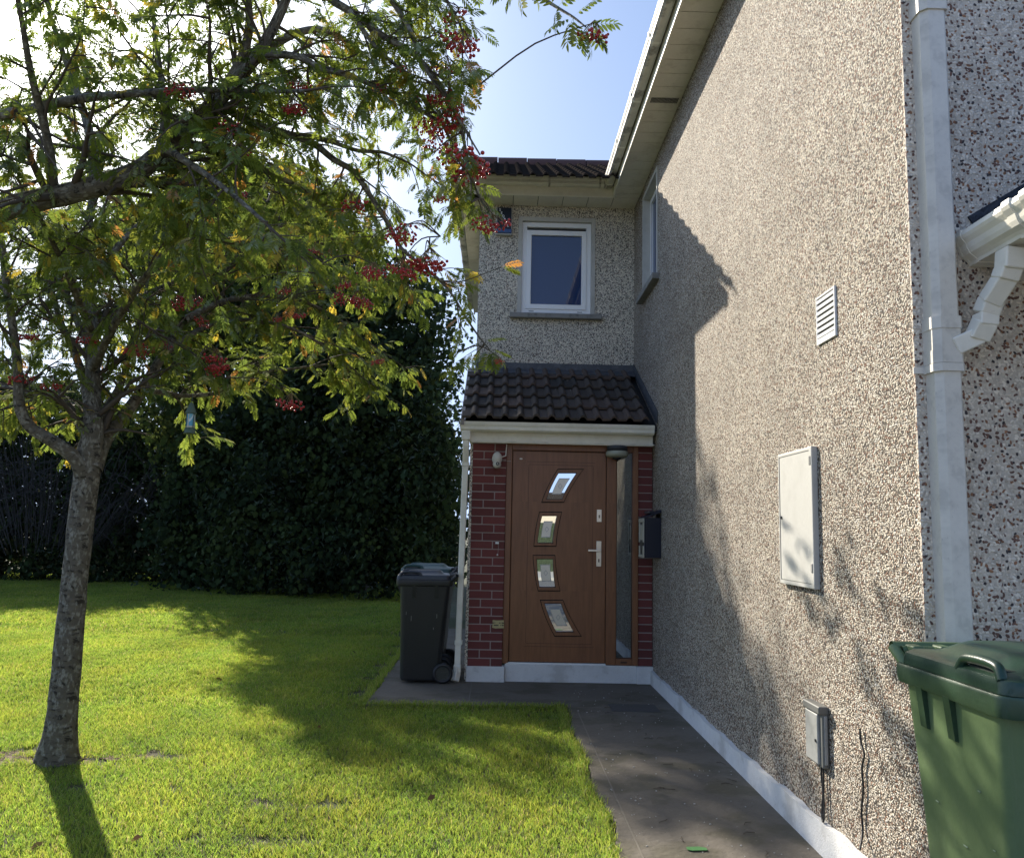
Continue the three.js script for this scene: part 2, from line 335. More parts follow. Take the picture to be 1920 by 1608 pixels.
// rear block: front eave
const FZ = -9.42, LX = -0.49, SX = 1.30;
part('fascia', box(LX, SX, FB, FT, FZ - 0.02, FZ), M.cream, house);
part('fascia', box(LX - 0.02, LX, FB, FT, -15, FZ), M.soffit, house);
part('fascia', box(SX, SX + 0.02, FB, FT, FZ, ZC + 0.3), M.cream, house);
part('fascia_lip', rbox(LX, SX, FB - 0.012, FB + 0.012, FZ - 0.012, FZ + 0.006, 0.003), M.cream, house);
part('fascia_lip', rbox(SX - 0.007, SX + 0.012, FB - 0.014, FB + 0.014, FZ, ZC + 0.3, 0.003), M.cream, house);
{
  const g = group('soffit', house);
  part('soffit_gap_shade', [box(SX + 0.03, WX - 0.005, FB + 0.02, FB + 0.03, FZ, ZC + 0.28), box(LX + 0.01, WX - 0.005, FB + 0.02, FB + 0.03, ZR + 0.006, FZ - 0.03), box(LX + 0.01, -0.295, FB + 0.02, FB + 0.03, -14.9, ZR)], M.black, g);  // black sheet over the boards paints the shade of the cavity into the joints
  for (let x = LX + 0.005; x < WX - 0.1; x += 0.3) part('soffit_board', box(x, Math.min(x + 0.292, WX), FB - 0.004, FB + 0.008, ZR + 0.004, FZ - 0.016), M.soffit, g);
  for (let z = ZC + 0.28; z > FZ; z -= 0.215) part('soffit_board', box(SX + 0.01, WX - 0.002, FB - 0.002, FB + 0.01, Math.max(z - 0.205, FZ - 0.01), z), M.soffit, g);
  for (let z = ZR - 0.005; z > -14.8; z -= 0.3) part('soffit_board', box(LX, -0.292, FB - 0.004, FB + 0.008, z - 0.29, z), M.soffit, g);
  part('soffit_board', box(LX, -0.292, FB - 0.004, FB + 0.008, ZR, FZ - 0.016), M.soffit, g);
  const v = []; for (let i = 0; i < 22; i++) v.push(box(1.335 + i * 0.0115, 1.341 + i * 0.0115, FB - 0.0055, FB - 0.001, -7.22, -7.13));
  part('soffit_vent', v, M.gap, g).userData = { label: 'row of dark slots in the soffit' };
}
const gut = group('gutter', house); gut.userData = { label: 'cream gutter above the upstairs window' };
part('trough', prismX(GP(1, FZ, FT - 0.005), -0.615, 1.21), M.cream, gut);
part('end_cap', prismX([...GP(1, FZ, FT - 0.005).slice(0, 8)], -0.621, -0.615), M.cream, gut);
for (const x of [0.52, 1.12, 1.18]) part('gutter_bracket', prismX(GP(1.04, FZ, FT - 0.004).map((p) => [p[0], p[1] - 0.004]), x, x + 0.022), M.creamDirty, gut);
const gut2 = group('gutter', house); gut2.userData = { label: 'stained gutter running along the side wall eave' };
part('trough', prismZ(GP(-1, SX, FT - 0.005).reverse(), FZ + 0.03, ZC + 0.4), M.creamDirty, gut2);
for (let z = FZ + 0.12; z < ZC; z += 0.95) part('gutter_bracket', prismZ(GP(-1.05, SX, FT - 0.004).map((p) => [p[0], p[1] - 0.004]).reverse(), z, z + 0.03), M.cream, gut2);
part('gutter_corner', [prismZ(GP(-1.04, SX, FT).reverse(), FZ - 0.0, FZ + 0.1)], M.creamDirty, gut2);
const gut3 = group('gutter', house); gut3.userData = { label: 'weathered gutter on the left side of the upstairs block' };
part('trough', prismZ(GP(-1, LX - 0.02, FT - 0.005).reverse(), -15, FZ + 0.1), M.creamDirty, gut3);
part('end_cap', prismZ(GP(-1, LX - 0.02, FT - 0.005).slice(0, 8).reverse(), FZ + 0.1, FZ + 0.106), M.cream, gut3);
for (let z = -14.6; z < FZ; z += 0.7) part('gutter_bracket', prismZ(GP(-1.05, LX - 0.02, FT - 0.004).map((p) => [p[0], p[1] - 0.004]).reverse(), z, z + 0.03), M.cream, gut3);
// roofs: rear block, with ridge; main house
M.tile = phys(0.034, 0.028, 0.024, { roughness: 1, specularIntensity: 0, bumpMap: noiseB, bumpScale: 0.004 });
M.tiles = [[0.074, 0.062, 0.053], [0.092, 0.074, 0.062], [0.105, 0.078, 0.064], [0.060, 0.053, 0.047]].map((c) => phys(...c, { roughness: 0.95, specularIntensity: 0.25, bumpMap: noiseB, bumpScale: 0.004 }));
M.ridge = std(0.10, 0.048, 0.038, { roughness: 0.85, bumpMap: noiseB, bumpScale: 0.005 });
// one tile of w across with two rolls and length l down the slope, lying in x and -z (top at z = 0)
function tileGeo(w, l, seed) {
  const nx = 28, pos = [], idx = [], prof = (s) => { const t = (s * 2) % 1; return t > 0.5 ? 0.036 * Math.pow(Math.sin((t - 0.5) * 2 * Math.PI), 0.8) : 0.002 * Math.sin(t * 6.28); };
  const rows = [[0, 0], [l * 0.5, 0.006], [l - 0.004, 0.012], [l, 0.008], [l + 0.001, -0.012]];
  for (const [d, h] of rows) for (let i = 0; i <= nx; i++) { const s = i / nx; pos.push(s * w, (prof(Math.min(s, 0.9999)) || 0) + h, d); }
  for (let r = 0; r < 4; r++) for (let i = 0; i < nx; i++) { const a = r * (nx + 1) + i, b = a + nx + 1; idx.push(a, b, a + 1, b, b + 1, a + 1); }
  const g = new THREE.BufferGeometry(); g.setAttribute('position', new THREE.Float32BufferAttribute(pos, 3)); g.setIndex(idx);
  return crease(g.toNonIndexed(), 0.6);
}
{
  const r = group('roof', house); r.userData = { label: 'dark tiled roof over the upstairs block with a reddish ridge' };
  const pitch = Math.atan2(1.25, 2.45), L = 2.75, list = [];
  part('roof_deck', prismX([[FZ + 0.03, FT + 0.01], [FZ - 2.45, FT + 1.26], [-15, FT + 0.01]], LX - 0.03, 1.3), M.black, r);
  for (let k = 0; k < 9; k++) for (let x = LX - 0.05; x < 1.5; x += 0.3) list.push(tileGeo(0.3, 0.36, 1).rotateX(pitch).translate(x, FT + 0.045 + Math.sin(pitch) * (L - 0.32 * k - 0.30), FZ + 0.07 - Math.cos(pitch) * (L - 0.32 * k - 0.30)));
  part('roof_tiles', list, M.tile, r).userData = { kind: 'stuff', label: 'rows of dark tiles' };
  for (let x = LX - 0.05; x < 2.4; x += 0.44) part('ridge_tile', tube([V(x, FT + 1.275, FZ - 2.46), V(x + 0.43, FT + 1.277, FZ - 2.46)], [0.13, 0.135], 12, 1), M.ridge, r);
  part('roof_slope', prismZ([[SX - 0.07, FT + 0.02], [7.3, FT + 3.2], [7.3, FT + 3.0], [SX, FT - 0.06]], -15, ZC + 0.45), M.tile, r);
}
// ------------------------------------------------------------------ porch
part('porch_side_wall', box(-0.29, -0.262, 0, 2.45, ZR, ZP), M.rearDash, house);
part('porch_side_wall', box(-0.262, -0.15, 0, 2.45, ZR, ZP - 0.12), M.mortar, house);
const brickMats = []; for (let i = 0; i < 7; i++) { const k = rr(0.62, 1.35); brickMats.push(std(0.140 * k, 0.030 * k + 0.006, 0.026 * k + 0.006, { roughness: 0.8, bumpMap: noiseFine, bumpScale: 0.003 })); }
M.joint = std(0.37, 0.30, 0.275, { roughness: 0.95, bumpMap: noiseFine, bumpScale: 0.002 });
{
  const pil = group('brick_pillar', house); pil.userData = { label: 'dark red brick pillar left of the door on a white base' };
  const x0 = -0.262, x1 = 0.085, y0 = 0.142, y1 = 2.45, n = 27, h = (2.39 - y0) / n, gap = 0.0105, d = 0.1;
  part('mortar', box(x0 + 0.003, x1 - 0.002, y0, y1, ZP - 0.12, ZP - 0.007), M.joint, pil);
  const cache = {};
  for (let r = 0; r < n; r++) {
    const cut = (r % 2 ? 0.112 : 0.224) + rr(-0.006, 0.006), edges = [[x0, x0 + cut], [x0 + cut + gap, x1]];
    for (const [a, b] of edges) {
      const g = rbox(a, b, y0 + r * h + gap * 0.5 + rr(-0.001, 0.001), y0 + (r + 1) * h - gap * 0.5 + rr(-0.001, 0.001), ZP - d, ZP + rr(-0.002, 0.0015), 0.004, 1);
      part('brick', g, brickMats[Math.floor(rr(0, 7))], pil);
    }
  }
  part('pillar_base', rbox(x0 - 0.012, x1 + 0.028, -0.05, 0.148, ZP - 0.12, ZP + 0.028, 0.01), M.whiteRender, pil);
  const pr = group('brick_pillar', house); pr.userData = { label: 'narrow strip of dark red brick between the door and the side wall' };
  const zq = ZP - 0.04;
  part('mortar', box(1.458, 1.606, 0.165, 2.45, zq - 0.1, zq - 0.007), M.joint, pr);
  for (let r = 0; r < 27; r++) part('brick', rbox(1.458, 1.605, 0.165 + r * h + gap * 0.5, 0.165 + (r + 1) * h - gap * 0.5, zq - 0.09, zq + rr(-0.002, 0.0015), 0.004, 1), brickMats[Math.floor(rr(0, 7))], pr);
  part('pillar_base', rbox(1.44, 1.609, -0.05, 0.168, zq - 0.1, zq + 0.035, 0.008), M.whiteRender, pr);
}
part('door_step', rbox(0.112, 1.442, -0.05, 0.172, ZP - 0.25, ZP - 0.022, 0.008), M.whiteRender, house).userData = { label: 'white painted step under the front door' };
part('door_sill', rbox(0.128, 1.13, 0.172, 0.186, ZP - 0.1, ZP - 0.028, 0.003), M.white, house);
// frame and door
const ZD = -8.55;
const dr = group('door_frame', house); dr.userData = { label: 'brown wooden frame round the door and the sidelight' };
{
  const y0 = 0.186, y1 = 2.45;
  part('frame_post', rbox(0.085, 0.148, y0 - 0.012, y1, ZD - 0.06, ZD + 0.022, 0.006), M.wood, dr);
  part('frame_post', rbox(1.128, 1.232, y0 - 0.012, y1, ZD - 0.06, ZD + 0.022, 0.006), M.wood, dr);
  part('frame_post', rbox(1.399, 1.458, y0 - 0.012, y1, ZD - 0.06, ZD + 0.022, 0.006), M.wood, dr);
  part('frame_head', rbox(0.148, 1.128, 2.328, y1, ZD - 0.06, ZD + 0.02, 0.006), M.wood, dr);
  part('frame_head', rbox(1.232, 1.399, 2.328, y1, ZD - 0.06, ZD + 0.02, 0.006), M.wood, dr);
  part('frame_rail', rbox(1.232, 1.399, y0 - 0.012, 0.238, ZD - 0.06, ZD + 0.02, 0.006), M.wood, dr);
  part('drain_cap', rbox(1.28, 1.345, 0.198, 0.212, ZD + 0.02, ZD + 0.024, 0.001), M.woodDark, dr);
  part('sidelight', box(1.232, 1.399, 0.238, 2.328, ZD - 0.03, ZD - 0.022), phys(0.27, 0.29, 0.30, { roughness: 0.01, metalness: 0.95 }), dr).userData = { label: 'tall narrow pane reflecting the pebbledash wall' };
  part('glazing_bead', prismZ(rect(1.232, 1.399, 0.238, 2.328), ZD - 0.022, ZD - 0.006, [rect(1.240, 1.391, 0.246, 2.32)]), M.woodDark, dr);
}
{
  const d = group('door', house); d.userData = { label: 'brown wooden front door with four small curved panes' };
  const P2 = (u, v) => { const p = at(u, v, ZD); return [p.x, p.y]; };
  const curve = (tl, tr, br, bl, bow) => {   // four corners in the photograph, the sides bowed to the left by bow pixels
    const o = [], n = 8; const side = (a, b) => { for (let i = 0; i <= n; i++) { const t = i / n; o.push(P2(a[0] + (b[0] - a[0]) * t - bow * 4 * t * (1 - t), a[1] + (b[1] - a[1]) * t)); } };
    side(tl, bl); side(br, tr); return o;
  };
  const glass = [
    [[[1046, 880.5], [1093, 880.5], [1057, 940.6], [1016.6, 940.6], 2.6], [[1047.5, 887], [1080.8, 887], [1053, 935.5], [1024.9, 935.5], 1.6]],
    [[[1011.8, 960.8], [1052.6, 960.8], [1042, 1023], [1001.6, 1023], 1.6], [[1016.6, 967.3], [1043.9, 967.3], [1035.8, 1016.9], [1008, 1016.9], 1.0]],
    [[[1000, 1041.8], [1040, 1041.8], [1049.3, 1106.5], [1009.3, 1106.5], 1.6], [[1006.9, 1048.3], [1036.8, 1048.3], [1040.9, 1099.8], [1011.7, 1099.8], 1.0]],
    [[[1014, 1125.7], [1055.3, 1125.7], [1088.8, 1191.3], [1040, 1191.3], 2.6], [[1021.3, 1131.4], [1051.9, 1131.4], [1075.2, 1183.7], [1042.8, 1183.7], 1.6]],
  ].map(([a, b]) => [curve(...a), curve(...b)]);
  const x0 = 0.153, x1 = 1.123, y0 = 0.192, y1 = 2.322;
  part('door_leaf', prismZ(rect(x0, x1, y0, y1), ZD - 0.06, ZD + 0.006, glass.map((g) => g[1]), 0.004), M.wood, d);
  part('door_gap', prismZ(rect(x0 - 0.005, x1 + 0.005, y0 - 0.004, y1 + 0.006), ZD - 0.05, ZD - 0.002, [rect(x0, x1, y0, y1)]), M.gap, d);
  // grooves of the pressed panel, their shade painted as dark strips on the leaf
  const gr = (a, b, c, e) => box(Math.min(a, b), Math.max(a, b), Math.min(c, e), Math.max(c, e), ZD + 0.0052, ZD + 0.0068);
  const A = P2(992, 871), B = P2(1109, 1208);
  part('groove_shade', [gr(A[0], B[0], A[1], A[1] + 0.004), gr(A[0] - 0.02, B[0] + 0.02, A[1] + 0.03, A[1] + 0.034), gr(A[0], B[0], B[1], B[1] + 0.004), gr(A[0] - 0.02, B[0] + 0.02, B[1] - 0.03, B[1] - 0.026), gr(B[0], B[0] + 0.004, B[1] + 0.004, A[1]), gr(A[0] - 0.004, A[0], B[1] + 0.004, A[1])], std(0.085, 0.033, 0.017, { roughness: 0.5 }), d);
  const grow = (pts, k) => { const c = pts.reduce((s, p) => [s[0] + p[0] / pts.length, s[1] + p[1] / pts.length], [0, 0]); return pts.map((p) => [c[0] + (p[0] - c[0]) * k, c[1] + (p[1] - c[1]) * k]); };
  const mirror = phys(0.80, 0.84, 0.86, { roughness: 0.015, metalness: 0.97 }), frost = phys(0.66, 0.63, 0.57, { roughness: 0.4, metalness: 0.75 });
  const came = std(0.35, 0.36, 0.37, { roughness: 0.4, metalness: 0.7 });
  glass.forEach(([o, g]) => {
    const w = group('door_window', d);
    part('moulding', prismZ(o, ZD + 0.004, ZD + 0.018, [grow(g, 1.05)], 0.003), M.wood, w);
    part('glazing_bead', prismZ(grow(g, 1.06), ZD - 0.016, ZD + 0.006, [g]), M.woodDark, w);
    part('moulding_edge', prismZ(grow(o, 1.055), ZD + 0.0045, ZD + 0.0075, [grow(o, 0.995)]), M.gap, w);
    part('glass_pane', prismZ(grow(g, 1.02), ZD - 0.03, ZD - 0.018), mirror, w);
    const mid = grow(g, 0.58), c = grow(g, 0.0)[0];
    part('frosted_centre', prismZ(mid, ZD - 0.018, ZD - 0.0165), frost, w);
    part('came', [prismZ(grow(g, 0.62), ZD - 0.018, ZD - 0.0155, [grow(g, 0.565)]), prismZ([[c[0] - 0.022, c[1]], [c[0], c[1] - 0.03], [c[0] + 0.022, c[1]], [c[0], c[1] + 0.03]], ZD - 0.0165, ZD - 0.014, [[[c[0] - 0.017, c[1]], [c[0], c[1] - 0.023], [c[0] + 0.017, c[1]], [c[0], c[1] + 0.023]]])], came, w);
  });
  const L0 = P2(1119, 955), L1 = P2(1128, 978.5), H0 = P2(1118.3, 1014), H1 = P2(1127.2, 1062);
  const lk = group('lock_plate', d);
  part('plate', rbox(L0[0], L1[0], L1[1], L0[1], ZD + 0.004, ZD + 0.014, 0.003), M.steel, lk);
  part('keyhole', box((L0[0] + L1[0]) / 2 - 0.006, (L0[0] + L1[0]) / 2 + 0.006, L1[1] + 0.04, L1[1] + 0.072, ZD + 0.0142, ZD + 0.0152), M.black, lk);
  const hd = group('handle', d), hx = (H0[0] + H1[0]) / 2, hy = P2(1122, 1032)[1];
  part('plate', rbox(H0[0], H1[0], H1[1], H0[1], ZD + 0.004, ZD + 0.014, 0.003), M.steel, hd);
  part('keyhole', box(hx - 0.006, hx + 0.006, H1[1] + 0.045, H1[1] + 0.078, ZD + 0.0142, ZD + 0.0152), M.black, hd);
  part('lever', [tube([V(hx, hy, ZD + 0.012), V(hx, hy, ZD + 0.055)], [0.010, 0.010], 10, 1), rbox(hx - 0.115, hx + 0.012, hy - 0.011, hy + 0.011, ZD + 0.05, ZD + 0.064, 0.005)], M.steel, hd);
  const bx = P2(977, 860); part('badge', new THREE.SphereGeometry(0.012, 12, 8).scale(1.4, 0.7, 0.3).translate(bx[0], bx[1], ZD + 0.007), M.steel, d);
}
// porch eaves
const PG = -8.30;   // outer face of the porch gutter
part('porch_ceiling', box(-0.28, 1.6, 2.395, 2.405, ZP - 0.3, PG - 0.10), M.soffit, house);
part('porch_fascia', box(-0.275, 1.585, 2.392, 2.56, PG - 0.135, PG - 0.115), M.cream, house).userData = { label: 'cream board above the front door' };
part('porch_fascia_lip', rbox(-0.275, 1.585, 2.385, 2.405, PG - 0.125, PG - 0.106, 0.004), M.cream, house);
part('porch_cheek', prismX([[PG - 0.12, 2.40], [PG - 0.12, 2.53], [ZR, 3.30], [ZR, 2.40]], -0.30, -0.275), M.soffit, house);
const pg = group('gutter', house); pg.userData = { label: 'cream gutter along the porch roof over the door' };
part('trough', prismX(GP(1, PG - 0.115, 2.585), -0.385, 1.583), M.cream, pg);
part('end_cap', prismX(GP(1.03, PG - 0.116, 2.587).slice(0, 8), -0.391, -0.384), M.cream, pg);
for (const x of [-0.20, -0.15, 0.575, 1.50]) part('gutter_bracket', prismX(GP(1.05, PG - 0.116, 2.587).map((p) => [p[0], p[1] - 0.004]), x, x + 0.020), M.cream, pg);
part('outlet', rbox(-0.375, -0.285, 2.40, 2.50, PG - 0.11, PG - 0.02, 0.012), M.cream, pg);
const dp = group('downpipe', house); dp.userData = { label: 'cream downpipe at the left corner of the porch' };
{
  const sec = (a, b, w) => { const d = b.clone().sub(a), L = d.length(), g = new RoundedBoxGeometry(w, L, w, 2, w * 0.18); g.applyQuaternion(new THREE.Quaternion().setFromUnitVectors(V(0, 1, 0), d.normalize())); return uvBox(g.translate((a.x + b.x) / 2, (a.y + b.y) / 2, (a.z + b.z) / 2)); };
  const z = ZP + 0.055, X = -0.330;
  part('offset_bend', [sec(V(X, 2.42, PG - 0.065), V(X, 2.33, PG - 0.07), 0.066), sec(V(X, 2.35, PG - 0.065), V(X - 0.002, 2.18, z), 0.064)], M.cream, dp);
  part('pipe', sec(V(X - 0.003, 2.20, z), V(X - 0.028, 0.12, z), 0.062), M.cream, dp);
  for (const y of [2.14, 0.36]) part('collar', rbox(X - 0.04 - (2.2 - y) * 0.012, X + 0.038 - (2.2 - y) * 0.012, y, y + 0.045, z - 0.035, z + 0.035, 0.008), M.cream, dp);
  part('shoe', [sec(V(X - 0.028, 0.17, z), V(X - 0.030, 0.09, z), 0.074), sec(V(X - 0.030, 0.12, z), V(X - 0.05, 0.012, z + 0.05), 0.068)], M.cream, dp);
}
// porch roof: four courses of double roll tiles
{
  const rf = group('porch_roof', house); rf.userData = { label: 'small lean-to roof of dark brown roll tiles over the door' };
  const zt = ZR, yt = 3.40, zb = PG + 0.015, yb = 2.600, L = Math.hypot(zb - zt, yt - yb), pitch = Math.atan2(yt - yb, zb - zt);
  part('roof_deck', prismX([[zb - 0.03, yb - 0.03], [zt, yt - 0.03], [zt, yt - 0.10], [zb - 0.03, yb - 0.07]], -0.35, 1.605), M.black, rf);
  const tw = 0.316, rows = 5, ex = L / rows * 1.0, geos = [tileGeo(tw, ex + 0.07, 1), tileGeo(tw * 0.5, ex + 0.07, 1)];
  for (let r = 0; r < rows; r++) for (let c = 0; c < 7; c++) {
    let x = -0.375 + c * tw, w = tw, g = geos[0]; if (x + w > 1.64) continue;
    const m = part('roof_tile', g, M.tiles[Math.floor(rr(0, 4))], rf), down = ex * r - 0.06, lift = 0.012 * 0 + 0.005;
    m.position.set(x + rr(-0.002, 0.002), yt - Math.sin(pitch) * down + lift, zt + Math.cos(pitch) * down); m.rotation.x = pitch - 0.075 + rr(-0.004, 0.004);
  }
  part('verge', prismX([[zb, yb + 0.03], [zt, yt + 0.03], [zt, yt - 0.05], [zb, yb - 0.05]], -0.385, -0.352), M.mortar, rf);
  part('lead_flashing', [box(-0.30, WX - 0.002, 3.37, 3.50, ZR, ZR + 0.012), prismX([[ZR + 0.012, 3.42], [ZR + 0.012, 3.405], [ZR + 0.2, 3.325], [ZR + 0.205, 3.34]], -0.38, WX - 0.003)], M.lead, rf);
  part('lead_flashing', prismX([[zb + 0.01, yb + 0.005], [zt, yt], [zt, yt + 0.12], [zb + 0.04, yb + 0.12]], WX - 0.012, WX - 0.003), M.lead, rf);
  const fl = []; for (let i = 0; i < 120; i++) { const t = Math.pow(rnd(), 1.4), x = rr(0.1, 1.5), dn = rr(0.25, L - 0.05), g = new THREE.BoxGeometry(rr(0.003, 0.01), 0.003, rr(0.008, 0.03)).rotateY(rr(0, 3)).rotateX(pitch); g.translate(x, yt - Math.sin(pitch) * dn + 0.02, zt + Math.cos(pitch) * dn); fl.push(g); }
  part('roof_litter', fl, std(0.32, 0.29, 0.24, { roughness: 1 }), rf).userData = { kind: 'stuff', label: 'dry bits and moss lying on the tiles' };
}
// ------------------------------------------------------------------ front corner of the house: downpipe and canopy gutter
{
  const p = group('downpipe', house); p.userData = { label: 'pale grey square downpipe at the front corner' };
  const z = ZC + 0.055, x0 = 1.652, x1 = 1.748, xc = 1.70;
  const sq = (x0, x1, y0, y1, z0, z1) => { const c = 0.024; return uvBox(new THREE.ExtrudeGeometry(shape([[x0 + c, -z1], [x1 - c * 0.4, -z1], [x1, -z1 + c * 0.4], [x1, -z0], [x0, -z0], [x0, -z1 + c]]), { depth: y1 - y0, bevelEnabled: false }).rotateX(-Math.PI / 2).translate(0, y0, 0)); };
  part('pipe', sq(x0, x1, 0.05, 2.30, z - 0.045, z + 0.045), M.pipeGrey, p);
  part('pipe', sq(x0, x1, 2.30, 5.5, z - 0.045, z + 0.045), M.pipeGrey, p);
  part('collar', sq(x0 - 0.007, x1 + 0.007, 2.298, 2.345, z - 0.05, z + 0.052), M.pipeGrey, p);
  part('branch_piece', sq(x0 - 0.004, x1 + 0.004, 2.215, 2.298, z - 0.05, z + 0.049), M.pipeGrey, p);
  part('collar', sq(x0 - 0.007, x1 + 0.007, 2.165, 2.215, z - 0.05, z + 0.052), M.pipeGrey, p);
  part('pipe_clip', [sq(x0 - 0.009, x1 + 0.009, 2.132, 2.163, z - 0.05, z + 0.054), box(x0 - 0.05, x0, 2.135, 2.16, ZC + 0.012, ZC + 0.02)], M.pipeGrey, p);
  part('collar', sq(x0 - 0.007, x1 + 0.007, 3.60, 3.68, z - 0.05, z + 0.052), M.pipeGrey, p);
  const b = group('branch_pipe', house); b.userData = { label: 'cream bends joining the canopy gutter to the downpipe' };
  const seg = (a, c, w) => { const d = c.clone().sub(a), L = d.length(), g = new RoundedBoxGeometry(w, L, w, 2, w * 0.1), zx = V(0, 0, 1); d.normalize(); const xx = V(0, 0, 0).crossVectors(d, zx).normalize(); zx.crossVectors(xx, d); g.applyMatrix4(new THREE.Matrix4().makeBasis(xx, d, zx)); return uvBox(g.translate((a.x + c.x) / 2, (a.y + c.y) / 2, (a.z + c.z) / 2)); };
  const A = at(1897, 468, -2.9), B = at(1895, 508, -2.9), C = at(1856, 566, -2.98), D = at(1849, 588, -3.0), E = at(1848, 612, -3.0), F = at(1832, 634, -3.03), G = at(1790, 650, -3.06);
  part('outlet', seg(A, B, 0.080), M.cream, b);
  part('bend', seg(at(1895, 495, -2.9), at(1884, 524, -2.92), 0.074), M.cream, b);
  part('pipe', seg(at(1887, 518, -2.92), C, 0.070), M.cream, b);
  part('bend', seg(at(1860, 560, -2.98), D, 0.073), M.cream, b);
  part('pipe', seg(D, E, 0.070), M.cream, b);
  part('bend', seg(at(1848, 602, -3.0), F, 0.073), M.cream, b);
  part('pipe', seg(at(1838, 628, -3.03), G, 0.068), M.cream, b);
  // canopy: ogee gutter towards the viewer, its roof and the lead on the wall
  const c = group('front_canopy', house); c.userData = { label: 'canopy over the front of the house with an ogee gutter and black lead' };
  const og = (k, x, y) => [[0, 0.02], [-0.012, 0.02], [-0.016, 0.0], [-0.010, -0.012], [0.004, -0.030], [0.010, -0.050], [0.018, -0.066], [0.034, -0.078], [0.044, -0.088], [0.048, -0.100], [0.145, -0.100], [0.145, 0.01], [0.135, 0.01], [0.135, -0.09], [0.06, -0.09], [0.02, -0.04], [0.004, 0.0]].map((p) => [x + 0.06 + (p[0] - 0.06) * k, y - 0.04 + (p[1] + 0.04) * k]).reverse();
  const gx = 1.795, gy = 2.672;
  part('gutter', prismZ(og(1, gx, gy), ZC + 0.02, -1.6), M.cream, c);
  part('end_cap', [prismZ(og(1.04, gx, gy).filter((_, i) => i > 4), ZC + 0.014, ZC + 0.03), prismZ(og(1.05, gx, gy), ZC + 0.05, ZC + 0.075)], M.cream, c);
  part('gutter_bracket', [prismZ(og(1.09, gx, gy), -2.80, -2.755), prismZ(og(1.09, gx, gy), -2.70, -2.66)], M.cream, c);
  part('canopy_fascia', box(1.945, 1.965, 2.52, 2.69, ZC + 0.012, -1.5), M.cream, c);
  part('canopy_roof', prismZ([[1.80, 2.70], [3.6, 3.75], [3.6, 3.69], [1.86, 2.66]], ZC + 0.012, -1.5), M.tile, c);
  part('canopy_ceiling', box(1.965, 3.6, 2.52, 2.54, ZC + 0.012, -1.5), M.soffit, c);
  part('lead_flashing', prismZ([[1.845, 2.775], [1.90, 2.685], [3.5, 3.62], [3.5, 3.80]], ZC + 0.012, ZC + 0.02), std(0.028, 0.032, 0.042, { roughness: 0.45, metalness: 0.2, bumpMap: noiseB, bumpScale: 0.006 }), c);
}
// ------------------------------------------------------------------ fittings on the walls
{
  const t = thing('air_vent', 'white louvred air vent on the sunlit side wall', 'vent', [WX, 2.46, -3.96]);
  const f = (y0, y1, z0, z1) => box(-0.008, 0.0, y0, y1, z0, z1);
  part('vent_frame', prismX(rect(-0.116, 0.116, 0, 0.245), -0.010, 0.001, [rect(-0.106, 0.106, 0.028, 0.236)]), M.white, t);
  part('backing', box(-0.003, -0.001, 0.02, 0.24, -0.108, 0.108), M.gap, t);
  for (let i = 0; i < 7; i++) { const y = 0.034 + i * 0.0295; part('slat', box(-0.009, -0.0035, y, y + 0.0165, -0.106, 0.106), M.white, t); }
}
{
  const t = thing('meter_box', 'pale grey meter cupboard with a closed door on the side wall', 'meter box', [WX, 1.242, -4.375]);
  const grey = new THREE.MeshStandardMaterial({ map: grimy([0.56, 0.545, 0.50], [0.40, 0.385, 0.34], 0.35, 0.5, 79), roughness: 0.55 });
  part('frame', prismX(rect(-0.255, 0.245, 0, 0.713), -0.030, 0.001, [rect(-0.243, 0.216, 0.018, 0.700)], 0.004), grey, t);
  part('door', rbox(-0.027, -0.012, 0.022, 0.696, -0.239, 0.212, 0.004), grey, t);
  part('backing', box(-0.012, -0.002, 0.01, 0.705, -0.25, 0.225), M.gap, t);
  part('lock', new THREE.CylinderGeometry(0.009, 0.009, 0.006, 14).rotateZ(Math.PI / 2).translate(-0.028, 0.36, -0.215), M.black, t);
  for (const y of [0.08, 0.62]) part('hinge', rbox(-0.034, -0.018, y, y + 0.045, 0.212, 0.232, 0.003), std(0.3, 0.29, 0.27), t);
}
{
  const t = thing('utility_box', 'small grey utility box low on the side wall above a black cable', 'utility box', [WX, 0.405, -4.16]);
  const g1 = std(0.15, 0.15, 0.14, { roughness: 0.55 }), g2 = new THREE.MeshStandardMaterial({ map: grimy([0.38, 0.38, 0.36], [0.22, 0.22, 0.2], 0.5, 0.3, 80), roughness: 0.5 });
  part('case', rbox(-0.034, 0, 0.0, 0.285, -0.10, 0.10, 0.010), g1, t);
  part('cover', rbox(-0.046, -0.030, 0.012, 0.246, -0.092, 0.066, 0.007), g2, t);
  part('hood', rbox(-0.052, 0, 0.250, 0.288, -0.104, 0.104, 0.008), g1, t);
  part('edge_strip', rbox(-0.026, -0.010, 0.02, 0.245, 0.098, 0.105, 0.003), g2, t);
  part('lock', new THREE.CylinderGeometry(0.008, 0.008, 0.006, 12).rotateZ(Math.PI / 2).translate(-0.047, 0.12, 0.045), M.black, t);
}
const cableMat = std(0.02, 0.02, 0.022, { roughness: 0.6 });
function cable(name, label, pts, r, grp) { const g = tube(pts, pts.map(() => r), 7, 4), m = prep(new THREE.Mesh(g, cableMat)); m.name = numbered(name); m.userData = { label, category: 'cable' }; scene.add(m); return m; }
cable('cable', 'doubled black cable hanging from the small utility box to the plinth', [V(1.595, 0.42, -4.125), V(1.594, 0.36, -4.13), V(1.596, 0.28, -4.122), V(1.594, 0.21, -4.13), V(1.588, 0.165, -4.12), V(1.583, 0.16, -4.09), V(1.59, 0.215, -4.098), V(1.592, 0.33, -4.102), V(1.594, 0.42, -4.10)], 0.0045);
